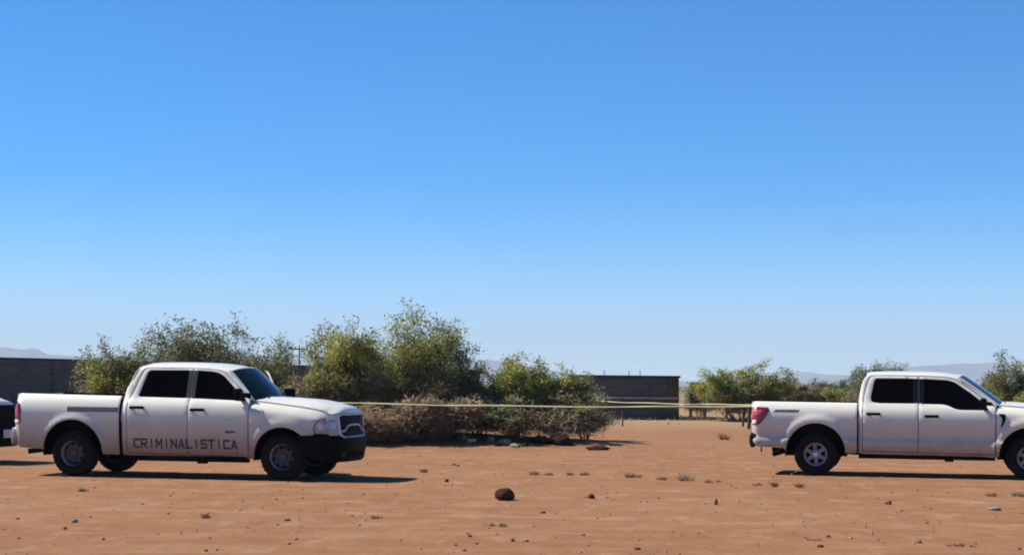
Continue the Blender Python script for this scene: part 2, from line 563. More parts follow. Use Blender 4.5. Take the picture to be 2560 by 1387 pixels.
def fillet(P, r, seg=4):
    """round the corners of an outline; r is one radius or one per corner"""
    out = []
    n = len(P)
    for i in range(n):
        ri = r[i] if hasattr(r, '__len__') else r
        p, a, b = Vector(P[i]), Vector(P[i - 1]), Vector(P[(i + 1) % n])
        u, v = (a - p), (b - p)
        lu, lv = u.length, v.length
        if ri <= 0 or lu < 1e-6 or lv < 1e-6: out.append(tuple(p)); continue
        k = min(ri, lu * .48, lv * .48)
        p1, p2 = p + u / lu * k, p + v / lv * k
        for s in range(seg + 1):
            t = s / seg
            q = p1 * (1 - t)**2 + p * 2 * t * (1 - t) + p2 * t * t
            out.append((q.x, q.y))
    return out

def clean(P, eps=0.002):
    out = []
    for p in P:
        if not out or math.hypot(p[0] - out[-1][0], p[1] - out[-1][1]) > eps: out.append(p)
    if math.hypot(out[0][0] - out[-1][0], out[0][1] - out[-1][1]) < eps: out.pop()
    return out

def panel(name, outline, mapf, mat, parent, holes=(), step=0.08, thick=0.025, roll=0.005, ring=0.014, gridstep=None):
    """a sheet with the given 2-D outline, bent by mapf(u, v, depth), with rolled edges and a returned rim"""
    loops = [resample(clean(list(L)), step) for L in (outline, *holes)]
    pts, edges, border = [], [], []
    for L in loops:
        k = len(pts); n = len(L)
        pts += L
        edges += [(k + i, k + (i + 1) % n) for i in range(n)]
        border.append(list(range(k, k + n)))
    nb = len(pts)
    outer, inner = loops[0], loops[1:]
    def inside(x, y): return in_poly(x, y, outer) and not any(in_poly(x, y, H) for H in inner)
    if ring > 0:
        for L in loops:
            n = len(L)
            for i in range(n):
                a, b = L[i - 1], L[(i + 1) % n]
                tx, ty = b[0] - a[0], b[1] - a[1]
                q = math.hypot(tx, ty) or 1
                for s in (1, -1):
                    x, y = L[i][0] - s*ty/q*ring, L[i][1] + s*tx/q*ring
                    if inside(x, y) and min(loop_d(x, y, K) for K in loops) > ring * .7:
                        pts.append((x, y)); break
    gs = gridstep or step
    xs = [p[0] for p in outer]; ys = [p[1] for p in outer]
    y = min(ys) + gs * .5; row = 0
    while y < max(ys):
        x = min(xs) + gs * (.5 if row % 2 else .25)
        while x < max(xs):
            if inside(x, y) and min(loop_d(x, y, K) for K in loops) > max(gs * .45, ring * 1.5): pts.append((x, y))
            x += gs
        y += gs * .9; row += 1
    vc, _, fc, ov, _, _ = delaunay_2d_cdt([Vector(p) for p in pts], edges, [], 0, 1e-6)
    isb = [any(k < nb for k in o) for o in ov]
    new_of = {}
    for i, o in enumerate(ov):
        for k in o: new_of[k] = i
    V = [mapf(p.x, p.y, roll if isb[i] else 0.0) for i, p in enumerate(vc)]
    Fc = []
    for t in fc:
        cx = sum(vc[i].x for i in t) / len(t); cy = sum(vc[i].y for i in t) / len(t)
        if inside(cx, cy): Fc.append(tuple(t))
    if thick > 0:
        for L in border:
            ids = [new_of[k] for k in L]
            base = len(V)
            for i in ids: V.append(mapf(vc[i].x, vc[i].y, thick))
            n = len(ids)
            for i in range(n):
                j = (i + 1) % n
                Fc.append((ids[i], ids[j], base + j, base + i))
    bm = bmesh.new()
    bv = [bm.verts.new(v) for v in V]
    for f in Fc:
        try: bm.faces.new([bv[i] for i in f])
        except ValueError: pass
    bmesh.ops.delete(bm, geom=[v for v in bm.verts if not v.link_faces], context='VERTS')
    bmesh.ops.recalc_face_normals(bm, faces=bm.faces[:])
    return bm_obj(name, bm, mat, parent, sharp=42)

def arc(cx, cz, r, a0, a1, n=18, sx=1.0):
    return [(cx + sx * r * math.cos(R(a0 + (a1 - a0) * i / n)), cz + r * math.sin(R(a0 + (a1 - a0) * i / n))) for i in range(n + 1)]

def lathe(name, prof, mat, parent, n=40, caps=False, bump=None):
    """turn (radius, y) pairs round the y axis"""
    V, Fc = [], []
    m = len(prof)
    for k in range(n):
        a = 2 * math.pi * k / n
        for j, (r, y) in enumerate(prof):
            rr = r + (bump(k, j) if bump else 0)
            V.append((rr * math.cos(a), y, rr * math.sin(a)))
    for k in range(n):
        k2 = (k + 1) % n
        for j in range(m - 1):
            Fc.append((k*m + j, k*m + j + 1, k2*m + j + 1, k2*m + j))
    return mesh_obj(name, V, Fc, mat, parent, sharp=40)

# ------------------------------------------------------------------ pickups
def make_wheel(parent, x, side, Rr, spec):
    """one wheel: tyre with rim, vent holes and hub cap below it"""
    y0 = side * spec['track']
    w = 0.135
    prof = [(.215, -.9*w), (.235, -w), (.27, -1.04*w), (.33, -1.06*w), (Rr-.035, -.98*w), (Rr-.008, -.80*w), (Rr, -.62*w), (Rr, -.2*w), (Rr, .2*w),
            (Rr, .62*w), (Rr-.008, .80*w), (Rr-.035, .98*w), (.33, 1.06*w), (.27, 1.04*w), (.215, .9*w)]
    def tread(k, j):
        if j in (4, 5, 6): return -.010 if (k % 2) else 0
        if j in (8, 9, 10): return -.010 if ((k + 1) % 2) else 0
        if j == 7: return -.007 if (k // 2) % 2 else 0
        return 0
    tyre = lathe('wheel', prof, M['rubber'], parent, n=60, bump=tread)
    tyre.location = (x, y0, Rr)
    if side > 0: tyre.rotation_euler = (0, 0, math.pi)
    mat = M[spec['rim_mat']]
    lathe('rim', [(.222, .10), (.205, .09), (.200, -.02), (.205, -.085), (.218, -.118), (.236, -.128), (.238, -.118), (.226, -.10)], M['silver'], tyre, n=40)
    if spec['wheel'] == 'steel':
        def prof_y(r): return interp(r, [(0, -.045), (.085, -.055), (.13, -.088), (.165, -.080), (.19, -.040), (.215, -.035)])
        holes = [[(.158*math.cos(a) + .026*math.cos(t), .158*math.sin(a) + .026*math.sin(t)) for t in np.linspace(0, 2*math.pi, 9)[:-1]]
                 for a in np.linspace(.2, .2 + 2*math.pi, 9)[:-1]]
    else:
        def prof_y(r): return interp(r, [(0, -.098), (.07, -.098), (.10, -.085), (.17, -.085), (.20, -.105), (.215, -.110)])
        holes = []
        for a in np.linspace(0.1, .1 + 2*math.pi, 7)[:-1]:
            q = []
            for rr, da in ((.095, -.16), (.182, -.33), (.182, .33), (.095, .16)):
                q.append((rr*math.cos(a + da), rr*math.sin(a + da)))
            holes.append(fillet(q, .015, 2))
    circ = [(.215*math.cos(t), .215*math.sin(t)) for t in np.linspace(0, 2*math.pi, 41)[:-1]]
    panel('rim_face', circ, lambda u, v, d: Vector((u, prof_y(math.hypot(u, v)) + d, v)), mat, tyre, holes=holes, step=.03, thick=.03, roll=.004, ring=.008)
    lathe('brake_drum', [(.195, .05), (.19, -.015), (.06, -.02), (.001, -.02)], M['under'], tyre, n=24)
    cap = .058 if spec['wheel'] == 'steel' else .052
    dy = -.05 if spec['wheel'] == 'steel' else -.095
    lathe('hub_cap', [(cap, dy + .01), (cap, dy - .02), (cap*.8, dy - .035), (.001, dy - .038)], M[spec['cap_mat']], tyre, n=20)
    return tyre

def make_pickup(name, spec, loc, rz, label, group=None, open_door=False, lettering=False, dark_grille=False):
    T = empty(name, loc, rz)
    tag(T, label, 'pickup', group)
    P = M[spec['paint']]
    fx = spec['front_dx']                     # where the front end starts, relative to the first pickup
    XF = spec['axle_f']
    RT = spec['tyre_r']
    ycurve_bed, ycurve_cab = spec['y_bed'], spec['y_cab']
    flare, flare_w = spec['flare']
    def taper(x):
        return sinterp(x, [(3.3+fx, 0), (3.6+fx, .004), (3.9+fx, .012), (4.1+fx, .026), (4.25+fx, .045), (4.36+fx, .072), (4.44+fx, .110), (4.50+fx, .165)])
    def fl(x, z):
        s = 0
        for ax in (0.0, XF):
            r = math.hypot(x - ax, z - (spec['arch_z'] if ax == 0 else spec['arch_zf']))
            s += flare * (1 - smooth(flare_w - .11, flare_w, r)) if r > .3 else flare
        return s
    def Ybed(x, z):
        y = sinterp(z, ycurve_bed) + fl(x, z) * (1 if z < 1.15 else 0)
        xr = spec['x_rear']
        if x < xr + .12: y -= .075 * ((xr + .12 - x) / .12) ** 2
        return y
    def Ycab(x, z):
        y = sinterp(z, ycurve_cab)
        if z < 1.2: y += fl(x, z)
        xb = spec['x_cab']
        if x < xb + .08 : y -= .050 * ((xb + .08 - x) / .08) ** 2
        return y - taper(x)
    def Yfen(x, z):
        zt = sinterp(x, spec['zf'])
        y = sinterp(z, ycurve_bed) if z < 1.1 else sinterp(1.1, ycurve_bed)
        y += fl(x, z) * (1 if z < 1.15 else 0)
        k = max(0, (z - (zt - .19)) / .19)
        return y - .165 * k * k - taper(x)
    def side(Y, s, off=0.0):
        return lambda u, v, d: Vector((u, s * (Y(u, v) - d + off), v))
    zb = spec['z_bot']
    rail = spec['rail']
    xr, xg, xc = spec['x_rear'], spec['x_gap'], spec['x_cab']
    ar, az = spec['arch_r'], spec['arch_z']
    arf, azf = spec['arch_rf'], spec['arch_zf']
    # --- outlines in the side view (x forward from the rear axle, z up)
    a_r = [p for p in arc(0, az, ar, 0, 180, 22, spec['arch_sx'])]
    bed = [(xr, rail[0]), (xg, rail[1]), (xg, zb), (ar*spec['arch_sx'] + .015, zb)] + a_r + \
          [(-ar*spec['arch_sx'] - .02, spec['z_tail']), (xr + .10, spec['z_tail'] + .02), (xr + .015, spec['z_tail'] + .12)]
    cab, rdoor, fdoor = spec['cab'], spec['rear_door'], spec['front_door']
    rwin, fwin = fillet(spec['rear_win'], spec['rear_win_r']), fillet(spec['front_win'], spec['front_win_r'])
    zf = spec['zf']
    xd = spec['x_fender']
    hl0 = 4.235 + fx
    zh = spec['front_dz']
    top = [(x, sinterp(x, zf)) for x in np.linspace(xd, 4.455 + fx, 16)]
    z_end = zb + .0
    ang_end = math.degrees(math.asin(max(-1, min(1, (.755 + zh - azf) / arf))))
    a_f = [(XF + arf*math.cos(R(t)), azf + arf*math.sin(R(t))) for t in np.linspace(ang_end, 180, 22)]
    fender = top + [(4.455 + fx, 1.035 + zh), (4.36 + fx, 1.035 + zh), (4.28 + fx, .99 + zh), (hl0, .90 + zh), (hl0 + .02, .765 + zh)] + \
             a_f + [(XF - arf, zb - .02), (xd, zb - .02)]
    for s in (-1, 1):
        near = s < 0
        b = panel('bed_side', fillet(bed, [.04, .01, .03, .02] + [0]*len(a_r) + [.02, .05, .05]), side(Ybed, s), P, T, step=.055)
        if spec['strip']:
            q = spec['strip']
            panel('side_decal', q, side(Ybed, s, .003), M['decal'], b, thick=.003, roll=.001, ring=0, step=.07)
        # tail lamp wrapped round the rear corner
        tl = panel('tail_lamp', fillet(spec['tail'], .03), side(Ybed, s, .010), M['red' if spec['kind'] == 'b' else 'red_dark'], T, step=.035, thick=.03, roll=.008)
        for nm, q, mt in spec['tail_bits']:
            panel(nm, fillet(q, .012), side(Ybed, s, .016), M[mt], tl, step=.03, thick=.02, roll=.003, ring=.006)
        c = panel('cab_side', fillet(cab, .03, 3), side(Ycab, s), P, T, holes=[fillet(rdoor[1], .03, 3), fillet(fdoor[1], .03, 3)], step=.075)
        panel('door_jamb', fillet(cab, .03, 3), side(Ycab, s, -.045), M['under'], T, step=.12, thick=0, ring=0)
        for nm, dr, win, hx, is_front in (('rear_door', rdoor[0], rwin, spec['handle'][0], False), ('front_door', fdoor[0], fwin, spec['handle'][1], True)):
            D = panel(nm, fillet(dr, .035, 3), side(Ycab, s), P, T, holes=[win], step=.07)
            panel('window_pane', win, side(Ycab, s, -.012), M['glass'], D, step=.09, thick=0, roll=0, ring=0)
            panel('pillar_trim', spec['trim'][1 if is_front else 0], side(Ycab, s, .003), M['pillar_dark' if spec['kind'] == 'b' else 'pillar_trim'], D, step=.08, thick=.03, roll=.001, ring=0)
            # handle: a shallow bar standing on two feet
            hz = hx[1]
            yy = Ycab(hx[0], hz)
            bmh = bmesh.new()
            add_box(bmh, Vector((hx[0], s*(yy + .030), hz)), (.25, .026, .050), .010)
            add_box(bmh, Vector((hx[0] - .105, s*(yy + .008), hz)), (.035, .032, .036), .004)
            add_box(bmh, Vector((hx[0] + .105, s*(yy + .008), hz)), (.035, .032, .036), .004)
            bm_obj('door_handle', bmh, M['black'], D)
            if is_front:
                mx, mz = spec['mirror']
                ym = Ycab(mx, mz)
                bmm = bmesh.new()
                add_box(bmm, Vector((mx, s*(ym + .19), mz + .02)), (.11, .21, .21), .040)
                add_box(bmm, Vector((mx + .02, s*(ym + .05), mz - .06)), (.07, .16, .06), .015)
                add_box(bmm, Vector((mx + .05, s*(ym - .005), mz - .03)), (.20, .03, .16), .010)
                bm_obj('mirror', bmm, M['black'], D)
                box('mirror_glass', Vector((mx - .068, s*(ym + .19), mz + .02)), (.006, .19, .19), M['windshield'], D, .002)
                if open_door and not near:
                    hp = Vector((spec['x_fender'] - .03, s*(Ycab(xd - .03, 1.0)), 0))
                    D.matrix_local = Matrix.Translation(hp) @ Matrix.Rotation(R(-64), 4, 'Z') @ Matrix.Translation(-hp)
            if lettering and near:
                split = spec['split']
                letters(D, side(Ycab, s, .0035), lambda x: (x > split) == is_front, 'CRIMINALISTICA', spec['text'])
                if is_front:
                    panel('door_badge', fillet([(2.75, .775), (2.93, .785), (2.93, .815), (2.75, .815)], .008, 2), side(Ycab, s, .006), M['decal'], D, step=.05, thick=.006, roll=.001, ring=0)
        if spec['kind'] == 'b':
            pass
        Fn = panel('fender', fillet(fender, [0]*len(top) + [.02, .05, .05, .03, .03] + [0]*len(a_f) + [.01, .01]), side(Yfen, s), P, T, step=.065)
        if spec['kind'] == 'b':
            v = [(3.245, 1.185), (3.375, 1.185), (3.38, 1.06), (3.34, .98), (3.285, .925), (3.32, 1.03), (3.315, 1.12)]
            panel('fender_vent', fillet(v, .02, 2), side(Yfen, s, .012), M['black'], Fn, step=.04, thick=.02, roll=.004, ring=.006)
        else:
            panel('fender_badge', fillet([(3.35, 1.12), (3.41, 1.12), (3.41, 1.175), (3.35, 1.175)], .01, 2), side(Yfen, s, .008), M['silver'], Fn, step=.03, thick=.01, roll=.002, ring=0)
        # wheel housings
        for ax in (0.0, XF):
            V, Fc = [], []
            rr_, zz_ = (ar, az) if ax == 0 else (arf, azf)
            for i, (u, v) in enumerate(arc(ax, zz_, rr_ + .02, -8, 188, 20)):
                for yy in (.52, .945 if ax == 0 else .95 - taper(u)): V.append((u, s*yy, v))
            for i in range(20): Fc.append((2*i, 2*i + 1, 2*i + 3, 2*i + 2))
            Fc.append(tuple(2*i for i in range(21)))
            mesh_obj('wheel_housing', V, Fc, M['under'], T)
            make_wheel(T, ax, s, RT, spec)
        # headlamp wrapped round the front corner, in the side view
        hl = [(hl0 + .03, .785 + zh), (hl0 + .005, .90 + zh), (4.285 + fx, .985 + zh), (4.36 + fx, 1.026 + zh), (4.45 + fx, 1.026 + zh), (4.475 + fx, .90 + zh), (4.47 + fx, .785 + zh)]
        H = panel('headlamp', fillet(hl, .03, 3), side(Yfen, s, -.004), M['lamp'], T, step=.045, thick=.04, roll=.012)
        panel('lamp_reflector', [(4.355 + fx + .05*math.cos(t), .915 + zh + .06*math.sin(t)) for t in np.linspace(0, 2*math.pi, 15)[:-1]],
              side(Yfen, s, .003), M['lamp_in'], H, step=.03, thick=.01, roll=.006, ring=.01)
    # --- front end: plan curve from the centre to the corner
    plan = [(0.0, 4.66), (.30, 4.650), (.50, 4.630), (.66, 4.595), (.76, 4.555), (.84, 4.495), (.90, 4.42)]
    def xfront(y, z, d=0.0):
        return sinterp(abs(y), plan) + fx - .10*(z - zh - .90) - d
    def front(off=0.0): return lambda u, v, d: Vector((xfront(u, v, d - off), u, v))
    g0, g1 = .705 + zh, 1.135 + zh
    gout = fillet([(-.735, g1), (.735, g1), (.70, g0 + .04), (.60, g0), (-.60, g0), (-.70, g0 + .04)], .05)
    gin = fillet([(-.665, g1 - .045), (.665, g1 - .045), (.64, g0 + .085), (.57, g0 + .04), (-.57, g0 + .04), (-.64, g0 + .085)], .04)
    G = panel('grille_surround', gout, front(.03), M['black' if dark_grille else 'silver'], T, holes=[gin], step=.06, thick=.08, roll=.012)
    panel('grille_mesh', gin, front(-.03), M['black'], T, step=.08, thick=0, ring=0)
    for s in (-1, 1):
        q = [(s*.0, .925), (s*.22, .925), (s*.36, .90), (s*.47, .83), (s*.65, .812), (s*.65, .788), (s*.455, .798), (s*.345, .872), (s*.21, .895), (s*.0, .895)]
        q = [(u, v + zh + .02) for u, v in q]
        panel('grille_bar', q, front(.008), M['black' if dark_grille else 'silver'], G, step=.05, thick=.03, roll=.006, ring=.008)
    # fascia between grille and lamps
    for s in (-1, 1):
        q = [(s*.735, g1 - .02), (s*.70, g0 + .04), (s*.83, g0 + .05), (s*.875, g0 + .10), (s*.875, .78 + zh), (s*.86, 1.0 + zh), (s*.84, g1 - .02)]
        panel('front_corner', q, front(.0), P, T, step=.04, thick=.03)
        q = fillet([(s*.725, .80 + zh), (s*.875, .785 + zh), (s*.875, 1.015 + zh), (s*.76, 1.03 + zh)], .02, 2)
        hf = panel('headlamp_front', q, front(.012), M['lamp'], T, step=.04, thick=.02, roll=.004)
        panel('projector', [(s*.80 + .042*math.cos(t), .92 + zh + .055*math.sin(t)) for t in np.linspace(0, 2*math.pi, 15)[:-1]], front(.02), M['lamp_in'], hf, step=.03, thick=.012, roll=.004, ring=0)
    # hood
    cw = spec['cowl_x']
    zc = spec['zc']
    def hood_z(x, y):
        ye = .815 - taper(x)*.9
        e = sinterp(x, zf) + .034
        c_ = sinterp(x, zc)
        t = min(1.0, abs(y) / ye)
        g = 1 - t**3.4
        dome = .020 * (1 - smooth(.42, .58, abs(y))) * smooth(4.5 + fx, 4.0 + fx, x)
        return e + (c_ - .020 - e) * g + dome
    hp = []
    for y in np.linspace(-.72, .72, 15): hp.append((xfront(y, 1.12 + zh) + .005, y))
    for x in np.linspace(4.40 + fx, cw, 12): hp.append((x, .815 - taper(x)*.9))
    for y in np.linspace(.78, -.78, 11): hp.append((cw + .10*(1 - (y/.885)**2), y))
    for x in np.linspace(cw, 4.40 + fx, 12): hp.append((x, -(.815 - taper(x)*.9)))
    def hoodmap(u, v, d):
        z = hood_z(u, v)
        q = max(0, u - (xfront(v, 1.1 + zh) - .07)) / .07
        return Vector((u, v, z - .030*q*q - d))
    panel('hood', hp, hoodmap, P, T, step=.07, thick=.05, roll=.006)
    # --- bumper
    zt, zl = .745 + zh, spec['bump_bot']
    def bump_map(off):
        # s runs along the plan curve from the centre to the flank
        pl = [(0, 4.70, 0), (.35, 4.685, .35), (.62, 4.64, .61), (.80, 4.57, .77), (.94, 4.47, .88), (1.10, 4.33, .955), (1.28, 4.15, .99), (1.45, 3.98, 1.0)]
        fxs = [(a, b) for a, b, c in pl]; fys = [(a, c) for a, b, c in pl]
        def f(u, v, d):
            a = abs(u)
            k = (v - zl) / (zt - zl)
            bulge = interp(k, [(0, .0), (.10, .022), (.40, .026), (.46, .050), (.90, .052), (1.0, .035)])
            cx_, cy_ = sinterp(a, fxs) + fx, sinterp(a, fys)
            nx, ny = max(.05, 1 - (a/1.3)**3), min(1, (a/1.1)**3)
            o_ = bulge - d + off - .05*max(0, .35 - k)
            return Vector((cx_ + nx*o_, math.copysign(1, u)*(cy_ + ny*o_*.45) if a > 1e-6 else 0, v))
        return f
    bo = fillet([(-1.40, zt + .01), (-.70, zt + .01), (-.60, zt - .045), (.60, zt - .045), (.70, zt + .01), (1.40, zt + .01), (1.40, zl + .19), (1.22, zl + .06), (.85, zl), (-.85, zl), (-1.22, zl + .06), (-1.40, zl + .19)], .04)
    B = panel('front_bumper', bo, bump_map(0), M['black'], T, step=.05, thick=.06, roll=.008)
    panel('bumper_intake', fillet([(-.40, zl + .08), (.40, zl + .08), (.43, zl + .17), (-.43, zl + .17)], .02), bump_map(.004), M['under'], B, step=.06, thick=.004, roll=.001, ring=0)
    for s in (-1, 1):
        panel('tow_hook_recess', fillet([(s*.55, zl + .08), (s*.66, zl + .08), (s*.66, zl + .16), (s*.55, zl + .16)], .015), bump_map(.004), M['pillar_trim'], B, step=.05, thick=.004, roll=.001, ring=0)
    if dark_grille:
        box('number_plate', Vector((4.775 + fx, 0, zl + .26)), (.012, .32, .16), M['plate'], B, .004)
    # --- roof, windscreen, rear window
    rf = spec['roof']            # (x, z of the rail edge)
    def roof_map(u, v, d):
        e = sinterp(u, rf)
        ye = sinterp(e, ycurve_cab) - .005
        t = min(1, abs(v))
        return Vector((u, v*ye, e + spec['crown']*(1 - t**3.0) - d))
    x0, x1 = rf[0][0], rf[-1][0]
    ro = []
    for v in np.linspace(-1, 1, 15): ro.append((x1 + .10*(1 - v*v), v))
    for u in np.linspace(x1, x0, 12)[1:]: ro.append((u, 1.0))
    for v in np.linspace(1, -1, 13)[1:]: ro.append((x0 - .03*(1 - v*v), v))
    for u in np.linspace(x0, x1, 12)[1:-1]: ro.append((u, -1.0))
    panel('roof', ro, roof_map, P, T, step=.12, thick=.03, roll=.006, ring=.03)
    if spec['kind'] == 'b':
        box('roof_antenna', Vector((1.10, 0, rf[0][1] + .085)), (.22, .09, .05), M['black'], T, .02)
    wt, wb = spec['ws_top'], spec['ws_bot']         # (x, y, z) of the near corners of the windscreen
    def ws(u, v, d):
        # u in -1..1 across, v 0..1 up
        xt = wt[0] + .115*(1 - u*u); xb_ = wb[0] + .16*(1 - u*u)
        y = u*(wb[1] + (wt[1] - wb[1])*v)
        return Vector((xb_ + (xt - xb_)*v - .05*math.sin(math.pi*v)*-.3 - d*.6, y, wb[2] + .01*(1 - u*u) + (wt[2] + (spec['crown'] - .02)*(1 - u*u) - wb[2])*v - d*.6))
    panel('windshield', [(-.97, 0), (.97, 0), (.97, .98), (-.97, .98)], ws, M['windshield'], T, step=.12, thick=0, ring=0)
    for s in (-1, 1):
        panel('pillar', [(s*.965, -.03), (s*1.005, -.03), (s*1.02, 1.0), (s*.945, 1.0)], lambda u, v, d: ws(u, v, d - .012), P, T, step=.08, thick=.03, roll=.004, ring=0)
    box('wiper', ws(-.3, .03, -.02), (.02, .55, .02), M['black'], T, .004)
    box('wiper', ws(.35, .03, -.02), (.02, .55, .02), M['black'], T, .004)
    # cowl below the windscreen
    mesh_obj('cowl', [(wb[0] - .05, -wb[1], wb[2] - .02), (wb[0] + .02, -wb[1], wb[2] - .03), (wb[0] + .22, 0, wb[2] - .015), (wb[0] + .02, wb[1], wb[2] - .03), (wb[0] - .05, wb[1], wb[2] - .02)],
             [(0, 1, 2, 3, 4)], M['black'], T)
    rw = [(-.93, .12), (.93, .12), (.90, .95), (-.90, .95)]
    def rear(u, v, d):
        z = spec['rw'][0] + (spec['rw'][1] - spec['rw'][0])*v
        x = interp(z, spec['cab_back'])
        y = u*(sinterp(z, ycurve_cab) - .03)
        return Vector((x - .03*(1 - u*u) + d, y, z))
    wh = fillet([(-.62, .30), (.62, .30), (.60, .86), (-.60, .86)], .06)
    cb = panel('cab_back', [(-1.0, -.75), (1.0, -.75), (1.0, 1.0), (-1.0, 1.0)], rear, P, T, holes=[wh], step=.12, thick=.02, ring=0)
    panel('rear_window', wh, lambda u, v, d: rear(u, v, d + .015), M['glass'], T, step=.12, thick=0, ring=0)
    # --- bed inside, tailgate, rear bumper
    zfz = .78
    mesh_obj('bed_floor', [(xr + .05, -.80, zfz), (xg - .01, -.80, zfz), (xg - .01, .80, zfz), (xr + .05, .80, zfz)], [(0, 1, 2, 3)], M['black'], T)
    for s in (-1, 1):
        mesh_obj('bed_inner_wall', [(xr + .04, s*.80, zfz), (xg - .01, s*.80, zfz), (xg - .01, s*.80, rail[1] - .02), (xr + .04, s*.80, rail[0] - .02)], [(0, 1, 2, 3)], M['black'], T)
        V = []
        for x, z in ((xr + .03, rail[0]), (xg - .02, rail[1])):
            yo = Ybed(x, z) + (.0 if x > 0 else .03)
            V += [(x, s*(yo - .012), z - .012), (x, s*(yo - .012), z + .010), (x, s*.785, z + .010), (x, s*.785, z - .03)]
        mesh_obj('rail_cap', V, [(0, 4, 5, 1), (1, 5, 6, 2), (2, 6, 7, 3), (0, 1, 2, 3), (4, 7, 6, 5)], M['black'], T, smooth_sh=False)
    mesh_obj('bed_bulkhead', [(xg - .012, -.93, zb + .1), (xg - .012, .93, zb + .1), (xg - .012, .86, rail[1] - .01), (xg - .012, -.86, rail[1] - .01)], [(0, 1, 2, 3)], M['under'], T)
    TG = box('tailgate', Vector((xr + .02, 0, (spec['z_tail'] + .30 + rail[0])/2)), (.06, 1.66, rail[0] - spec['z_tail'] - .32), P, T, .02)
    box('tailgate_handle', Vector((xr - .014, 0, rail[0] - .16)), (.02, .26, .07), M['black'], TG, .008)
    rb = spec['rear_bump']
    def rbm(u, v, d):
        a = abs(u)
        x = xr - rb[2] + .02*(a/.6)**2 if a < .93 else None
        if a < .80: x_, y_ = xr - rb[2] + .03*(a/.8)**2, a
        elif a < .95: 
            t = (a - .80)/.15
            x_, y_ = xr - rb[2] + .03 + .10*t*t, .80 + .15*math.sin(t*math.pi/2)*.98
        else: x_, y_ = xr - rb[2] + .13 + (a - .95)*1.0, .947 + .02*(a - .95)
        k = (v - rb[0])/(rb[1] - rb[0])
        b_ = .03*math.sin(math.pi*min(1, max(0, k)))
        return Vector((x_ - b_*(1 if a < .9 else .3) + d*(1 if a < .9 else 0), math.copysign(1, u)*(y_ + (b_*.5 if a > .9 else 0) - (d if a >= .9 else 0)), v))
    panel('rear_bumper', fillet([(-rb[3], rb[1]), (rb[3], rb[1]), (rb[3], rb[0] + .05), (.9, rb[0]), (-.9, rb[0]), (-rb[3], rb[0] + .05)], .04), rbm, M[rb[4]], T, step=.07, thick=.05, roll=.012)
    # --- chassis
    for s in (-1, 1):
        bm = bmesh.new()
        add_box(bm, Vector((xr/2 + 2.2 + fx/2, s*.46, .50)), (4.9 + fx, .09, .17), .01)
        bm_obj('frame_rail', bm, M['under'], T)
    bm = bmesh.new()
    add_box(bm, Vector((1.95 + fx/2, 0, .56)), (2.4 + fx, 1.72, .18), .03)
    bm_obj('floor_pan', bm, M['under'], T)
    for s in (-1, 1):
        box('rocker_panel', Vector(((xc + xd)/2, s*.90, zb - .045)), (xd - xc - .02, .07, .10), M['under'], T, .02)
    bm = bmesh.new()
    add_box(bm, Vector((XF + .25, 0, .72)), (1.15, 1.0, .55), .05)
    bm_obj('engine_block', bm, M['under'], T)
    for nm, ax in (('rear_axle', 0.0), ('front_axle', XF)):
        V, Fc = tube_data([(ax, -.80, RT), (ax, -.18, RT), (ax, -.12, RT), (ax, .12, RT), (ax, .18, RT), (ax, .80, RT)], [.05, .05, .13, .13, .05, .05], 12)
        mesh_obj(nm, V, Fc, M['under'], T, sharp=50)
    tube('drive_shaft', [(0.1, 0, .42), (2.0, 0, .48), (3.0 + fx, 0, .5)], .045, M['under'], T)
    box('transmission', Vector((2.55 + fx, 0, .47)), (.9, .40, .30), M['under'], T, .06)
    box('fuel_tank', Vector((1.35, .42, .45)), (1.0, .50, .26), M['under'], T, .06)
    box('step_bracket', Vector((spec['bracket'], -.80, zb - .085)), (.16, .12, .09), M['under'], T, .012)
    ex = spec['exhaust']
    tube('exhaust_pipe', [(2.2, -.35, .42), (.7, -.55, .42), (-.30, -.62, .52), (-.50, -.72, .46), (ex[0], -.90, ex[1])], [.035, .035, .035, .04, .045], M['under'], T)
    V, Fc = [], []
    tube('spare_wheel', [(-.72, 0, .50), (-.72, 0, .68)], .37, M['rubber'], T, n=20)
    return T

# block capitals as outlines in a 1 x 1 cell (outline, holes)
GLYPH = {
    'C': ([(0, .12), (.12, 0), (1, 0), (1, .22), (.24, .22), (.24, .78), (1, .78), (1, 1), (.12, 1), (0, .88)], []),
    'R': ([(0, 0), (.24, 0), (.24, .36), (.46, .36), (.74, 0), (1, 0), (.70, .38), (.88, .40), (1, .50), (1, .88), (.88, 1), (0, 1)], [[(.24, .56), (.24, .80), (.76, .80), (.76, .56)]]),
    'I': ([(.34, 0), (.62, 0), (.62, 1), (.34, 1)], []),
    'M': ([(0, 0), (.21, 0), (.21, .66), (.42, .28), (.58, .28), (.79, .66), (.79, 0), (1, 0), (1, 1), (.78, 1), (.50, .54), (.22, 1), (0, 1)], []),
    'N': ([(0, 0), (.23, 0), (.23, .64), (.77, 0), (1, 0), (1, 1), (.77, 1), (.77, .36), (.23, 1), (0, 1)], []),
    'A': ([(0, 0), (.24, 0), (.32, .22), (.68, .22), (.76, 0), (1, 0), (.63, 1), (.37, 1)], [[(.39, .42), (.50, .74), (.61, .42)]]),
    'L': ([(0, 0), (1, 0), (1, .22), (.24, .22), (.24, 1), (0, 1)], []),
    'S': ([(0, 0), (.88, 0), (1, .12), (1, .50), (.88, .61), (.24, .61), (.24, .79), (1, .79), (1, 1), (.12, 1), (0, .88), (0, .51), (.12, .40), (.76, .40), (.76, .21), (0, .21)], []),
    'T': ([(.38, 0), (.62, 0), (.62, .79), (1, .79), (1, 1), (0, 1), (0, .79), (.38, .79)], []),
}
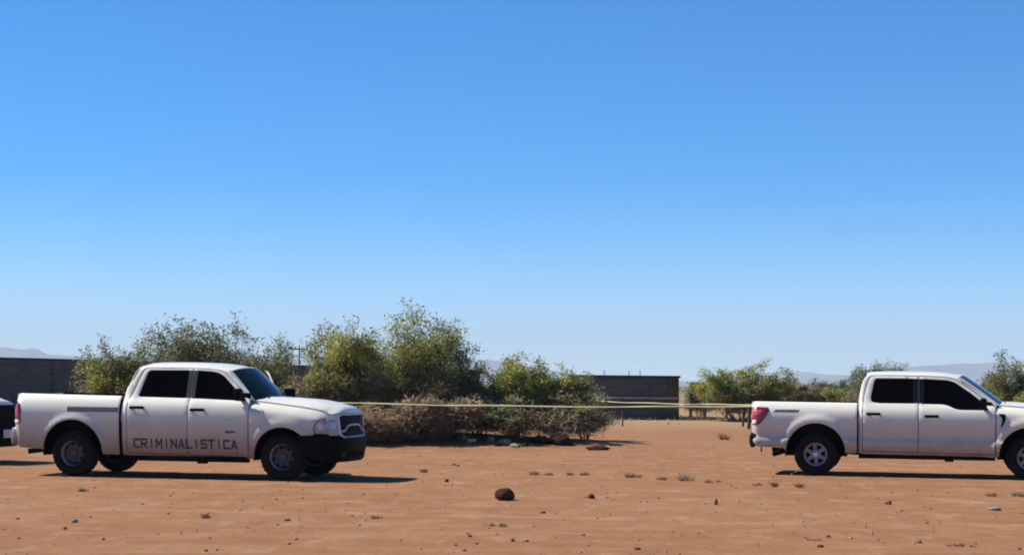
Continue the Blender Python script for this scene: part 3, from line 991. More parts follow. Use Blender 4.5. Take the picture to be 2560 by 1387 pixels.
def letters(parent, mapf, keep, text, box_):
    x0, z0, h, w = box_
    pitch = w/len(text)
    for i, ch in enumerate(text):
        out, holes = GLYPH[ch]
        cw = pitch*(.90 if ch != 'I' else .62)
        cx = x0 + pitch*(i + .5)
        if not keep(cx): continue
        f = lambda L: [(cx + (u - .5)*cw, z0 + v*h) for u, v in L]
        panel('letter', f(out), mapf, M['letter'], parent, holes=[f(L) for L in holes], step=.06, thick=.003, roll=.0, ring=0)

SPEC_A = dict(
    kind='a', paint='paint', wheel='steel', rim_mat='steel', cap_mat='steel', front_dx=.03, front_dz=0.0, axle_f=3.74, tyre_r=.395, track=.835, crown=.075,
    y_bed=[(.30, .905), (.40, .935), (.52, .962), (.70, .988), (.88, 1.0), (1.02, 1.0), (1.12, .994), (1.20, .975), (1.28, .940), (1.35, .893), (1.42, .825)],
    y_cab=[(.30, .905), (.40, .935), (.52, .962), (.70, .988), (.88, 1.0), (1.02, 1.0), (1.12, .992), (1.20, .972), (1.27, .940), (1.325, .898), (1.36, .878), (1.60, .800), (1.80, .735), (1.87, .705), (1.95, .65)],
    flare=(.030, .66), arch_z=.43, arch_r=.54, arch_rf=.49, arch_zf=.40, arch_sx=1.0, x_rear=-1.09, x_gap=.84, x_cab=.875, z_bot=.385, z_tail=.46, rail=(1.405, 1.375),
    x_fender=3.03, strip=[(-.10, 1.105), (-.10, 1.185), (.83, 1.185), (.83, 1.105)],
    cab=[(.80, .355), (.80, 1.36), (.835, 1.50), (.90, 1.68), (.96, 1.81), (1.04, 1.868), (1.4, 1.880), (2.0, 1.875), (2.35, 1.850), (2.58, 1.795), (2.83, 1.60), (3.022, 1.42), (3.022, .34)],
    rear_door=([(.895, .425), (.895, 1.30), (.93, 1.46), (1.00, 1.66), (1.06, 1.805), (1.11, 1.843), (1.938, 1.848), (1.938, .405)],
               [(.885, .415), (.885, 1.30), (.92, 1.46), (.99, 1.665), (1.05, 1.815), (1.105, 1.852), (1.944, 1.857), (1.944, .395)]),
    front_door=([(1.956, .405), (1.956, 1.848), (2.34, 1.829), (2.51, 1.778), (2.76, 1.565), (3.012, 1.33), (3.012, .385)],
                [(1.950, .395), (1.950, 1.857), (2.345, 1.838), (2.52, 1.786), (2.77, 1.573), (3.0205, 1.345), (3.0205, .375)]),
    rear_win=[(1.010, 1.365), (1.045, 1.50), (1.135, 1.815), (1.87, 1.820), (1.87, 1.350)], rear_win_r=[.04, .10, .07, .02, .02],
    front_win=[(2.02, 1.348), (2.02, 1.818), (2.32, 1.800), (2.48, 1.750), (2.72, 1.53), (2.94, 1.315)], front_win_r=[.02, .02, .10, .08, .12, .02],
    handle=((1.065, 1.185), (2.12, 1.160)), mirror=(2.87, 1.40), split=1.945, text=(.985, .505, .165, 1.88),
    zf=[(3.03, 1.305), (3.3, 1.275), (3.6, 1.235), (4.0, 1.165), (4.25, 1.095), (4.36, 1.06), (4.44, 1.042)],
    zc=[(3.0, 1.39), (3.2, 1.388), (3.78, 1.358), (4.1, 1.330), (4.3, 1.300), (4.5, 1.252), (4.7, 1.185)],
    cowl_x=3.08, bump_bot=.315, ws_top=(2.59, .735, 1.815), ws_bot=(3.06, .865, 1.335),
    roof=[(.985, 1.835), (1.06, 1.872), (1.4, 1.884), (2.0, 1.880), (2.35, 1.856), (2.59, 1.808)],
    rw=(1.34, 1.86), cab_back=[(.3, .80), (1.36, .80), (1.50, .835), (1.68, .90), (1.81, .96), (1.88, 1.02)],
    tail=[(-1.087, .88), (-1.087, 1.275), (-1.025, 1.265), (-.975, 1.21), (-.955, 1.10), (-.95, .89)],
    tail_bits=[('tail_lamp_lens', [(-1.086, .97), (-1.086, 1.21), (-1.01, 1.21), (-.985, 1.11), (-.98, .97)], 'red'), ('reverse_lens', [(-1.086, .895), (-1.086, .955), (-.975, .955), (-.975, .895)], 'clear')],
    rear_bump=(.52, .815, .12, 1.16, 'bumper_steel'), bracket=2.15, exhaust=(-.86, .41))



DXA = .13
def _sh(L): return [(x + DXA, z) for x, z in L]
def _cabx(L, lo): return [(max(x + DXA, lo) if x < 1.0 and x + DXA < lo else x + DXA, z) for x, z in L]
for k_ in ('cab', 'rear_win', 'front_win'): SPEC_A[k_] = _sh(SPEC_A[k_])
for k_ in ('rear_door', 'front_door'): SPEC_A[k_] = tuple(_sh(L) for L in SPEC_A[k_])
# the cab's back edge sits a little closer to the bed
SPEC_A['cab'] = [(x - .055 if x < .98 else x, z) for x, z in SPEC_A['cab']]
SPEC_A['rear_door'] = tuple([(x - .035 if x < 1.03 else x, z) for x, z in L] for L in SPEC_A['rear_door'])
SPEC_A['cab_back'] = [(z, x + .075) for z, x in SPEC_A['cab_back']]
SPEC_A['roof'] = [(x + (.075 if x < 1.0 else DXA), z) for x, z in SPEC_A['roof']]
SPEC_A['zf'] = [(3.16, 1.305), (3.42, 1.280), (3.72, 1.245), (4.06, 1.203), (4.25, 1.170), (4.38, 1.138), (4.48, 1.092)]
SPEC_A['zc'] = [(x + .09, z) for x, z in SPEC_A['zc']]
SPEC_A['handle'] = tuple((x + d_, z) for (x, z), d_ in zip(SPEC_A['handle'], (.10, DXA)))
SPEC_A['mirror'] = (SPEC_A['mirror'][0] + DXA, SPEC_A['mirror'][1])
SPEC_A['split'] += DXA; SPEC_A['x_fender'] += DXA; SPEC_A['cowl_x'] += DXA; SPEC_A['bracket'] += DXA
SPEC_A['ws_top'] = (SPEC_A['ws_top'][0] + DXA, *SPEC_A['ws_top'][1:]); SPEC_A['ws_bot'] = (SPEC_A['ws_bot'][0] + DXA, *SPEC_A['ws_bot'][1:])
SPEC_A['text'] = (1.10, .505, .165, 1.87)
SPEC_A['trim'] = ([(2.001, 1.352), (2.001, 1.819), (2.0695, 1.820), (2.0695, 1.351)], [(2.0845, 1.351), (2.0845, 1.820), (2.149, 1.817), (2.149, 1.350)])
SPEC_B = dict(SPEC_A)
KB = .935
SPEC_B.update(
    kind='b', paint='paint_b', wheel='alloy', rim_mat='alloy', cap_mat='chrome', front_dx=.13, front_dz=.03, axle_f=3.80, tyre_r=.395,
    y_bed=[(.36, .925), (.46, .952), (.58, .985), (.635, .998), (.655, .994), (.685, .966), (.75, .964), (.90, .980), (1.02, .990), (1.10, .988), (1.18, .970), (1.25, .938), (1.31, .893), (1.40, .815)],
    y_cab=[(.36, .925), (.46, .952), (.58, .985), (.635, .998), (.655, .994), (.685, .966), (.75, .964), (.90, .980), (1.02, .990), (1.12, .986), (1.20, .968), (1.27, .938), (1.325, .898), (1.36, .880), (1.60, .805), (1.80, .742), (1.87, .712), (1.95, .66)],
    flare=(.038, .72), arch_z=.43, arch_r=.545, arch_rf=.53, arch_zf=.42, crown=.055, x_rear=-1.18, x_gap=.748, x_cab=.772, z_bot=.43, z_tail=.50, rail=(1.362, 1.352),
    x_fender=3.222, strip=[(-.78, 1.165), (-.74, 1.215), (-.29, 1.215), (-.33, 1.165)],
    cab=[(.825, .42), (.825, 1.36), (.845, 1.50), (.88, 1.68), (.925, 1.80), (1.01, 1.875), (1.4, 1.890), (2.0, 1.888), (2.45, 1.872), (2.72, 1.835), (3.10, 1.60), (3.437, 1.37), (3.437, .395)],
    rear_door=([(.915, .475), (.915, 1.32), (.935, 1.50), (.985, 1.70), (1.04, 1.825), (1.09, 1.848), (1.968, 1.850), (1.968, .465)],
               [(.905, .465), (.905, 1.32), (.925, 1.50), (.975, 1.705), (1.03, 1.833), (1.085, 1.858), (1.974, 1.860), (1.974, .455)]),
    front_door=([(1.986, .465), (1.986, 1.850), (2.45, 1.832), (2.68, 1.790), (3.05, 1.555), (3.427, 1.295), (3.427, .445)],
                [(1.980, .455), (1.980, 1.860), (2.455, 1.842), (2.69, 1.800), (3.06, 1.565), (3.4355, 1.305), (3.4355, .435)]),
    rear_win=[(1.075, 1.372), (1.055, 1.45), (1.13, 1.806), (1.87, 1.808), (1.87, 1.352), (1.20, 1.352)], rear_win_r=[.05, .08, .06, .02, .02, .10],
    front_win=[(2.08, 1.345), (2.08, 1.804), (2.52, 1.786), (2.66, 1.750), (2.98, 1.545), (3.26, 1.33), (3.30, 1.245), (2.70, 1.245), (2.50, 1.342)],
    front_win_r=[.02, .02, .10, .06, .10, .05, .03, .12, .10],
    handle=((1.115, 1.155), (2.225, 1.125)), mirror=(3.20, 1.36), split=1.975,
    zf=[(3.22, 1.325), (3.5, 1.305), (3.85, 1.275), (4.18, 1.21), (4.38, 1.14), (4.49, 1.10), (4.57, 1.076)],
    zc=[(3.1, 1.405), (3.3, 1.405), (3.9, 1.375), (4.2, 1.335), (4.40, 1.285), (4.60, 1.215), (4.80, 1.15)],
    cowl_x=3.265, bump_bot=.345, ws_top=(2.73*KB, .745, 1.845), ws_bot=(3.47*KB, .865, 1.355),
    roof=[(.985, 1.862), (1.06, 1.882), (1.4, 1.894), (2.0, 1.892), (2.45, 1.876), (2.73, 1.838)],
    rw=(1.36, 1.875), cab_back=[(.3, .825), (1.36, .825), (1.50, .845), (1.68, .88), (1.80, .925), (1.88, 1.0)],
    tail=[(-1.177, .92), (-1.177, 1.265), (-.87, 1.255), (-.855, 1.20), (-.90, 1.09), (-1.04, .925)],
    tail_bits=[('tail_lamp_lens', [(-1.176, 1.10), (-1.176, 1.205), (-.985, 1.205), (-1.01, 1.10)], 'red_pale'), ('reverse_lens', [(-1.176, .945), (-1.176, 1.015), (-1.085, 1.015), (-1.10, .945)], 'clear'),
               ('lamp_trim', [(-.975, 1.215), (-.985, 1.10), (-1.10, .935), (-1.05, .935), (-.91, 1.09), (-.868, 1.20), (-.875, 1.235), (-1.10, 1.242), (-1.10, 1.222)], 'red_dark')],
    rear_bump=(.50, .775, .06, .99, 'black'), bracket=2.4, exhaust=(-.78, .38))

def _sc(L): return [(x*KB, z) for x, z in L]
for k_ in ('cab', 'rear_win', 'front_win', 'roof'): SPEC_B[k_] = _sc(SPEC_B[k_])
for k_ in ('rear_door', 'front_door'): SPEC_B[k_] = tuple(_sc(L) for L in SPEC_B[k_])
SPEC_B['cab_back'] = [(z, x*KB) for z, x in SPEC_B['cab_back']]
SPEC_B['handle'] = tuple(_sc(SPEC_B['handle'])); SPEC_B['mirror'] = (3.20*KB, 1.345); SPEC_B['split'] *= KB
SPEC_B['trim'] = ([(1.745, 1.354), (1.745, 1.808), (1.8415, 1.808), (1.8415, 1.352)], [(1.8555, 1.352), (1.8555, 1.806), (1.947, 1.804), (1.947, 1.350)])
PSI1, PSI2 = R(12.0), R(13.5)
def place(px, d, psi, along, out):
    p = at(px, 1000, d)
    h = Vector((math.cos(psi), -math.sin(psi))); l = Vector((math.sin(psi), math.cos(psi)))
    o = Vector((p.x, p.y)) - h*along + l*out
    return Vector((o.x, o.y, 0.0))
T1 = place(445, 29.2, PSI1, 1.89, .95)
T2 = place(2040, 32.2, PSI2, 0.0, .95)
T3 = place(8, 34.0, PSI1, 4.70, 0.0)
make_pickup('pickup_truck', SPEC_A, T1, -PSI1, 'dusty white crew cab pickup with CRIMINALISTICA lettered along its doors', 'white pickups parked on the dirt', open_door=True, lettering=True)
make_pickup('pickup_truck', SPEC_B, T2, -PSI2, 'clean white crew cab pickup with bright red tail lamp, cut by the right edge', 'white pickups parked on the dirt')
make_pickup('pickup_truck', SPEC_A, T3, -PSI1, 'white pickup with black grille behind the lettered pickup, mostly beyond the left edge', 'white pickups parked on the dirt', dark_grille=True)
# ------------------------------------------------------------------ vegetation
def jitter(c, rnd, v=.25):
    k = 1 + rnd.uniform(-v, v)
    return (max(0, c[0]*k*(1 + rnd.uniform(-.08, .08))), max(0, c[1]*k), max(0, c[2]*k*(1 + rnd.uniform(-.1, .1))))

GREENS = [(.285, .300, .055), (.225, .250, .058), (.350, .340, .070), (.175, .210, .055), (.270, .245, .100)]
DARKG = [(.155, .180, .075), (.195, .205, .095), (.125, .150, .062), (.215, .200, .115)]
DRYC = [(.285, .205, .120), (.220, .155, .092), (.345, .260, .155)]

def tg(rnd, s):
    return max(-1.6, min(1.6, rnd.gauss(0, 1)))*s

def leaf_cards(G, centres, size, cols, rnd, n_each, spread, up=.35, wide=(.28, .45)):
    so = sorted(cols, key=lambda q: q[0] + q[1])
    sd = Vector((rnd.uniform(0, 50), 0, 0))
    tones = []
    for c in centres:
        # neighbouring clumps share a tone: light and dark patches through the crown
        t = .5 + 1.1*noise.noise(Vector(c)*1.1 + sd) + rnd.gauss(0, .16)
        base = so[max(0, min(len(so) - 1, int(t*len(so))))]
        tones += [base]*n_each
    if not tones: return
    rs = np.random.RandomState(rnd.randrange(1 << 30))
    C = np.repeat(np.array([tuple(c) for c in centres]), n_each, axis=0)
    n = len(C)
    P = C + np.clip(rs.normal(size=(n, 3)), -1.6, 1.6)*np.array([spread, spread, spread*.8])
    A = rs.normal(size=(n, 3)); A[:, 2] += up
    A /= np.linalg.norm(A, axis=1)[:, None]
    B = np.cross(A, rs.normal(size=(n, 3)))
    B /= np.maximum(np.linalg.norm(B, axis=1), 1e-6)[:, None]
    L = (size*rs.uniform(.6, 1.4, n))[:, None]; w = L*rs.uniform(*wide, size=n)[:, None]
    Q = np.stack([P, P + A*L*.5 + B*w*.5, P + A*L, P + A*L*.45 - B*w*.5], axis=1)
    T = np.array(tones)*rs.uniform(.75, 1.25, n)[:, None]*(1 + rs.uniform(-.08, .08, (n, 3)))
    ok = P[:, 2] > .05
    G.add_quads(Q[ok], T[ok])

def shrub(name, loc, h, rad, seed, label, cat, group=None, stems=9, leaf=.10, dens=1.0, cols=GREENS, dry=.35, lean=(0, 0), shape=None, upright=.5, gaps=-.20):
    """a many-stemmed desert bush: stems, forking branches, leaf clumps and bare dry twigs"""
    rnd = random.Random(seed)
    T = empty(name, loc)
    tag(T, label, cat, group)
    trunk, twigs, crown, dryg = Geo(), Geo(), Geo(), Geo()
    tips, mids = [], []
    def limb(p, d, L, r, lev):
        pts, rr = [p.copy()], [r]
        n = 5
        for i in range(n):
            d = (d + Vector((rnd.gauss(0, .16), rnd.gauss(0, .16), rnd.gauss(.05, .10)))).normalized()
            p = p + d*(L/n)
            # keep inside the crown outline
            q = math.hypot((p.x - lean[0]*p.z)/rad[0], (p.y - lean[1]*p.z)/rad[1])
            if q > 1.0: d = (d*.5 + Vector((-p.x, -p.y, rad[0]*.6)).normalized()*.5).normalized()
            pts.append(p.copy()); rr.append(max(.004, r*(1 - .75*(i + 1)/n)))
            if lev < 2 and i >= 1:
                for _ in range(2 if lev == 0 else 1):
                    s = Vector((rnd.gauss(0, .6), rnd.gauss(0, .6), rnd.gauss(upright*.5, .4)))
                    limb(p, (d + s).normalized(), L*rnd.uniform(.35, .55), rr[-1]*.6, lev + 1)
            if lev >= 1:
                (tips if i >= 2 or lev == 2 else mids).append(p.copy())
            else:
                if i >= 3: tips.append(p.copy())
                else: mids.append(p.copy())
        G = trunk if lev == 0 else twigs
        V, Fc = tube_data(pts, rr, 5 if lev == 0 else 3, cap=False)
        c = jitter((.15, .12, .09), rnd, .25)
        G.add(V, Fc, c)
    for k in range(stems):
        an = 2*math.pi*k/stems + rnd.uniform(-.4, .4)
        sp = rnd.uniform(.15, .85)
        d = Vector((math.cos(an)*sp*rad[0]/h*1.2 + lean[0]*.5, math.sin(an)*sp*rad[1]/h*1.2 + lean[1]*.5, 1.0)).normalized()
        b = Vector((math.cos(an)*rad[0]*.10, math.sin(an)*rad[1]*.10, -.05))
        hh = h*rnd.uniform(.62, .92)*(1 - .30*sp*sp)
        limb(b, d, hh, .028*h/2.5*rnd.uniform(.7, 1.2), 0)
    # leaf clumps at the tips; the lower inside stays bare and twiggy
    gap = Vector((seed*7.3, seed*1.9, 0))
    sel = [t for t in tips if noise.noise(t*1.15 + gap) + .25*(t.z/h - .7) > gaps + rnd.gauss(0, .05)]
    gr = [t for t in sel if t.z > h*.20 + rnd.gauss(0, h*.12)]
    leaf_cards(crown, gr, leaf, cols, rnd, max(2, int(round(9*dens))), .06*h/2.6 + .04, up=upright)
    low = [t for t in tips + mids if t.z < h*.62 and rnd.random() < dry*1.6]
    leaf_cards(dryg, low, leaf*1.9, DRYC, rnd, 8, .20, wide=(.05, .09))
    # bare twigs sticking through
    for t in rnd.sample(tips, min(len(tips), int(190*dens))):
        d = Vector((rnd.gauss(0, .6), rnd.gauss(0, .6), rnd.uniform(.2, 1.3))).normalized()
        L = rnd.uniform(.15, .42)*h/2.8
        V, Fc = tube_data([t, t + d*L*.5 + Vector((rnd.gauss(0, .02), 0, 0)), t + d*L], [.011, .009, .004], 3, cap=False)
        twigs.add(V, Fc, jitter((.17, .145, .105), rnd, .3))
        if rnd.random() < .5: leaf_cards(crown, [t + d*L*.7], leaf*.9, cols, rnd, 6, .06, up=1.0)
    # bring the crown to its measured height and width
    P = np.array(crown.v + dryg.v)
    off = np.array([lean[0], lean[1]])
    kz = h/np.percentile(P[:, 2], 99.96)
    P = np.array(crown.v) if len(crown.v) > 400 else P
    kx = rad[0]/np.percentile(abs(P[:, 0] - off[0]*P[:, 2]), 97); ky = rad[1]/np.percentile(abs(P[:, 1] - off[1]*P[:, 2]), 97)
    for G_ in (trunk, twigs, crown, dryg):
        if not G_.v: continue
        Q = np.array(G_.v)
        z = Q[:, 2].copy()
        Q[:, 0] = (Q[:, 0] - off[0]*z)*kx + off[0]*z*kz; Q[:, 1] = (Q[:, 1] - off[1]*z)*ky + off[1]*z*kz; Q[:, 2] = z*kz
        G_.v = [tuple(r) for r in Q.tolist()]
    trunk.build('trunk', M['bark'], T)
    twigs.build('twigs', M['bark'], T)
    if crown.f: crown.build('crown', M['leaf'], T, smooth_sh=False)
    if dryg.f: dryg.build('dry_foliage', M['dry'], T, smooth_sh=False)
    return T

def bush_at(px, top_py, d, w_px, seed, label, name='desert_bush', base_py=None, depth_k=.8, **kw):
    p = at(px, top_py, d)
    g = gz(p.x, d)
    h = p.z - g
    r = w_px*.5*d/F
    return shrub(name, (p.x, d, g - .02), h, (r, max(1.0, r*depth_k)), seed, label, 'bush', **kw)

G1 = 'large desert bushes behind the trucks'
# behind the lettered pickup
bush_at(295, 842, 46.0, 185, 11, 'bushy green desert shrub at the end of the dark wall, behind the lettered pickup bed', group=G1, cols=DARKG + GREENS[:2], stems=9, dens=.9)
bush_at(430, 822, 48.5, 190, 12, 'grey green shrub behind the lettered pickup rear window', group=G1, cols=DARKG, stems=9, dens=.8, dry=.55)
bush_at(528, 784, 46.5, 240, 13, 'tallest shrub with spiky upright twigs above the lettered pickup roof', group=G1, cols=DARKG, stems=13, dens=.9, upright=1.1)
bush_at(665, 835, 47.5, 130, 14, 'narrow olive shrub just above the lettered pickup windshield', group=G1, cols=DARKG + GREENS[:1], stems=8, dens=.8, upright=.9)
bush_at(745, 935, 46.0, 120, 15, 'low brown half bare shrub behind the open far door of the lettered pickup', group=G1, cols=DRYC, stems=9, dens=.5, dry=.8)
# the big clump in the middle
bush_at(868, 792, 46.0, 180, 21, 'full green bush left in the middle clump, just beyond the lettered pickup hood', group=G1, cols=GREENS, stems=10, dens=1.1)
bush_at(1015, 752, 47.0, 270, 22, 'tallest green bush in the centre of the picture with a pointed crown', group=G1, cols=GREENS, stems=14, dens=1.15, upright=.8)
bush_at(1128, 805, 46.5, 150, 23, 'loose bush leaning right out of the central clump', group=G1, cols=GREENS + DARKG, stems=10, dens=1.0, lean=(.06, 0), dry=.5)
bush_at(945, 1008, 44.6, 150, 24, 'dry brown brush in front of the foot of the central clump, left side', group=G1, cols=DRYC, stems=12, dens=.8, dry=1.0)
bush_at(1085, 985, 45.0, 170, 25, 'dry brown brush heap below the leaning bush', group=G1, cols=DRYC + [(.09, .085, .05)], stems=13, dens=.8, dry=1.0)
bush_at(1200, 960, 46.2, 150, 26, 'dark twiggy brush between the two central bush clumps', group=G1, cols=DRYC + DARKG + GREENS[3:4], stems=11, dens=.9, dry=.6)
bush_at(1285, 880, 47.0, 170, 27, 'yellow green rounded bush right of the central clump', group=G1, cols=GREENS, stems=12, dens=1.1, dry=.9)
bush_at(1395, 895, 47.6, 150, 28, 'olive bush with feathery top beside the dark shed', group=G1, cols=GREENS + DARKG, stems=12, dens=.9, dry=.9)
bush_at(1465, 965, 49.5, 110, 29, 'low grey green shrub in front of the dark shed wall', group=G1, cols=DARKG + DRYC[:1], stems=8, dens=.7, dry=.7)
bush_at(1285, 985, 45.6, 160, 41, 'low dark brush under the yellow green bush, behind the pale rocks', group=G1, cols=DRYC[:1] + DARKG + GREENS[1:4], stems=12, dens=1.2, dry=.15)
bush_at(1400, 995, 46.4, 130, 42, 'low brown brush under the olive bush, behind the dark rocks', group=G1, cols=DRYC[:1] + DARKG + GREENS[3:], stems=11, dens=1.1, dry=.2)
bush_at(860, 1010, 45.0, 120, 43, 'low dry brush right behind the lettered pickup hood', group=G1, cols=DRYC + GREENS[3:], stems=9, dens=.6, dry=.9)
# farther bushes
G2 = 'bushes far across the field'
bush_at(1850, 900, 80.0, 225, 31, 'broad green bush standing left of the clean pickup tailgate', group=G2, gaps=-.5, stems=12, dens=1.5, leaf=.115, cols=GREENS)
bush_at(1750, 960, 90.0, 80, 32, 'low pale bush between the dark shed and the broad green bush', group=G2, gaps=-.5, stems=7, dens=1.0, leaf=.115, cols=DARKG)
bush_at(1935, 945, 84.0, 90, 33, 'dry greyish shrub at the right foot of the broad green bush', group=G2, gaps=-.5, stems=8, dens=.8, leaf=.11, cols=DRYC + DARKG, dry=.9)
bush_at(2075, 944, 98.0, 110, 34, 'dark green round bush seen above the clean pickup bed', group=G2, gaps=-.5, stems=9, dens=1.7, leaf=.125, cols=DARKG)
bush_at(2020, 958, 92.0, 110, 35, 'low dark scrub beside the small sign post', group=G2, gaps=-.5, stems=9, dens=1.3, leaf=.12, cols=DARKG + DRYC)
bush_at(2130, 962, 80.0, 110, 36, 'bright green low bush next to the clean pickup cab', group=G2, gaps=-.5, stems=9, dens=1.5, leaf=.11, cols=GREENS)
bush_at(2160, 904, 72.0, 60, 37, 'thin upright shrub peeking over the rear of the clean pickup roof', group=G2, gaps=-.5, stems=7, dens=.8, leaf=.095, cols=DARKG, upright=1.2)
bush_at(2235, 896, 74.0, 85, 38, 'shrub with two spiky tips above the middle of the clean pickup roof', group=G2, gaps=-.5, stems=9, dens=1.0, leaf=.095, cols=DARKG, upright=1.2)
bush_at(2540, 878, 60.0, 150, 39, 'large grey green bush at the right edge behind the clean pickup hood', group=G2, gaps=-.5, stems=11, dens=1.3, leaf=.10, cols=DARKG + GREENS[:1])
bush_at(2590, 930, 56.0, 130, 40, 'yellow green bush low at the right edge behind the clean pickup hood', group=G2, gaps=-.5, stems=9, dens=1.3, leaf=.10, cols=GREENS)

# a far scrub belt that reads as one mass
def scrub_belt():
    rnd = random.Random(5)
    G = Geo()
    for _ in range(1500):
        d = rnd.uniform(130, 420)
        x = rnd.uniform(-.55, .55)*d
        if x < -.05*d - 2 and d < 140: continue
        h = rnd.uniform(.4, 1.5)
        c = rnd.choice(DARKG + DRYC)
        for _ in range(16):
            p = Vector((x + rnd.gauss(0, .5*h), d + rnd.gauss(0, .4*h), abs(rnd.gauss(.5, .25))*h))
            a = Vector((rnd.gauss(0, 1), rnd.gauss(0, .5), rnd.gauss(.4, 1))).normalized()*.38
            b = a.orthogonal().normalized()*.12
            G.add([p, p + a*.5 + b, p + a, p + a*.5 - b], [(0, 1, 2, 3)], jitter(c, rnd))
    o = G.build('scrub', M['leaf'], None, smooth_sh=False)
    tag(o, 'low scrub covering the far plain below the hills', None, None, 'stuff')
scrub_belt()

# dry grass beyond the clearing
def stubble():
    rnd = random.Random(8)
    G = Geo()
    for _ in range(16000):
        d = rnd.uniform(72, 115)
        px = rnd.uniform(1400, 2150)
        p = at(px, 1000, d)
        if noise.noise(Vector((p.x*.22, d*.10, 4))) < .02 + .25*rnd.random(): continue
        z = gz(p.x, d)
        h = rnd.uniform(.04, .17)
        c = rnd.choice([(.30, .24, .11), (.26, .21, .10), (.23, .20, .08), (.33, .25, .14)])
        dx = rnd.gauss(0, .9)*h
        w = rnd.uniform(.02, .05)
        G.add([(p.x - w, d, z - .01), (p.x + w, d, z - .01), (p.x + dx, d + rnd.gauss(0, .08), z + h)], [(0, 1, 2)], jitter(c, rnd))
    o = G.build('dry_grass', M['dry'], None, smooth_sh=False)
    tag(o, 'yellowish dry grass scattered over the field behind the clearing', None, None, 'stuff')
stubble()

# small weeds on the clearing
def weed(px, py, hpx, wpx, seed, label, cols, name='weed_tuft', n=60):
    rnd = random.Random(seed)
    p = onground(px, py)
    k = p.y/F
    G = Geo()
    clumps = [(rnd.gauss(0, .12)*wpx*k, rnd.gauss(0, .12)*wpx*k, rnd.uniform(.45, 1.0)) for _ in range(max(1, int(wpx/12)))]
    if len(clumps) < 3: clumps = [(0, 0, 1.0)]
    for _ in range(n):
        cx, cy, ck = rnd.choice(clumps)
        an = rnd.uniform(0, 6.283)
        b = Vector((cx + rnd.gauss(0, .02), cy + rnd.gauss(0, .02), -.005))
        L = hpx*k*rnd.uniform(.35, 1.1)*ck
        sp = rnd.uniform(.2, 1.6)*L
        o_ = Vector((math.cos(an)*sp, math.sin(an)*sp, L*rnd.uniform(.4, 1.0)))
        w = rnd.uniform(.004, .009)
        s = Vector((w, 0, 0))
        mid = b + o_*.5 + Vector((0, 0, L*.18))
        G.add([b - s, b + s, mid + s*.8, mid - s*.8, b + o_], [(0, 1, 2, 3), (3, 2, 4)], jitter(rnd.choice(cols), rnd))
    o = G.build(name, M['dry'], None, smooth_sh=False)
    o.location = p
    tag(o, label, 'weed', 'weeds on the bare dirt')
OL = [(.27, .21, .105), (.31, .22, .12), (.21, .175, .08)]
BR = [(.30, .175, .10), (.24, .135, .075), (.36, .22, .13)]
GY = [(.30, .25, .17), (.25, .21, .14)]
WEEDS = [(1335, 1186, 13, 50, 'wide olive weed patch right of the long truck shadow', OL), (1372, 1187, 12, 40, 'olive weed beside the wide weed patch', OL), (1425, 1187, 14, 26, 'small reddish weed left of the pair on the middle dirt', BR),
         (1460, 1187, 16, 26, 'small upright brown weed, right of the pair on the middle dirt', BR), (1580, 1193, 22, 44, 'greenest weed tuft on the bare dirt, in front of the shed', OL + [(.08, .09, .03)]), (1655, 1199, 12, 70, 'flat brown weed strip left of the grey weed', BR),
         (1710, 1200, 26, 54, 'grey round weed tuft on the dirt between the trucks', GY), (1770, 1206, 12, 90, 'long low brown weed strip right of the grey weed', BR), (1890, 1213, 12, 40, 'brown weed tuft left of the clean pickup rear wheel', BR),
         (1936, 1216, 16, 24, 'small dark weed beneath the clean pickup bumper', BR), (1997, 1218, 15, 8, 'thin upright stalk in front of the clean pickup rear wheel', BR), (2480, 1240, 16, 70, 'yellow brown weed strip in front of the clean pickup door', OL),
         (2552, 1240, 18, 30, 'yellowish weed at the right edge of the dirt', OL), (1240, 1312, 16, 60, 'olive weed in the foreground below the dark stone', OL), (1805, 1098, 30, 46, 'dry reddish tumbleweed on the dirt left of the clean pickup tail lamp', BR),
         (200, 1228, 14, 34, 'small weed in front of the lettered pickup rear wheel', OL), (1060, 1180, 12, 30, 'short weed left of the pale chips near the long truck shadow', OL), (940, 1290, 10, 26, 'faint weed in the left foreground dirt', BR),
         (2035, 1345, 10, 50, 'low brown weed in the right foreground dirt', BR), (2400, 1362, 12, 60, 'dark low weed near the bottom right corner', BR), (515, 1290, 14, 20, 'short upright weed in the left foreground', BR)]
for i, (px, py, hp_, wp_, lb, cl) in enumerate(WEEDS):
    weed(px, py, hp_*random.Random(i).uniform(.85, 1.3), wp_*random.Random(i + 50).uniform(1.1, 1.7), 100 + i, lb, cl, n=90 if i != 14 else 150, name='tumbleweed' if i == 14 else 'weed_tuft')

# ------------------------------------------------------------------ stones and debris
def stone_mesh(seed, sx, sy, sz, rough=.22, sub=3):
    bm = bmesh.new()
    bmesh.ops.create_icosphere(bm, subdivisions=sub, radius=1.0)
    for v in bm.verts:
        n = noise.noise(v.co*1.3 + Vector((seed*3.7, 0, 0)))*rough + noise.noise(v.co*3.1 + Vector((0, seed*2.3, 0)))*rough*.45
        q = v.co*(1 + n)
        # flatten toward facets
        v.co = Vector((q.x*sx, q.y*sy, max(-.55, q.z)*sz))
    return bm

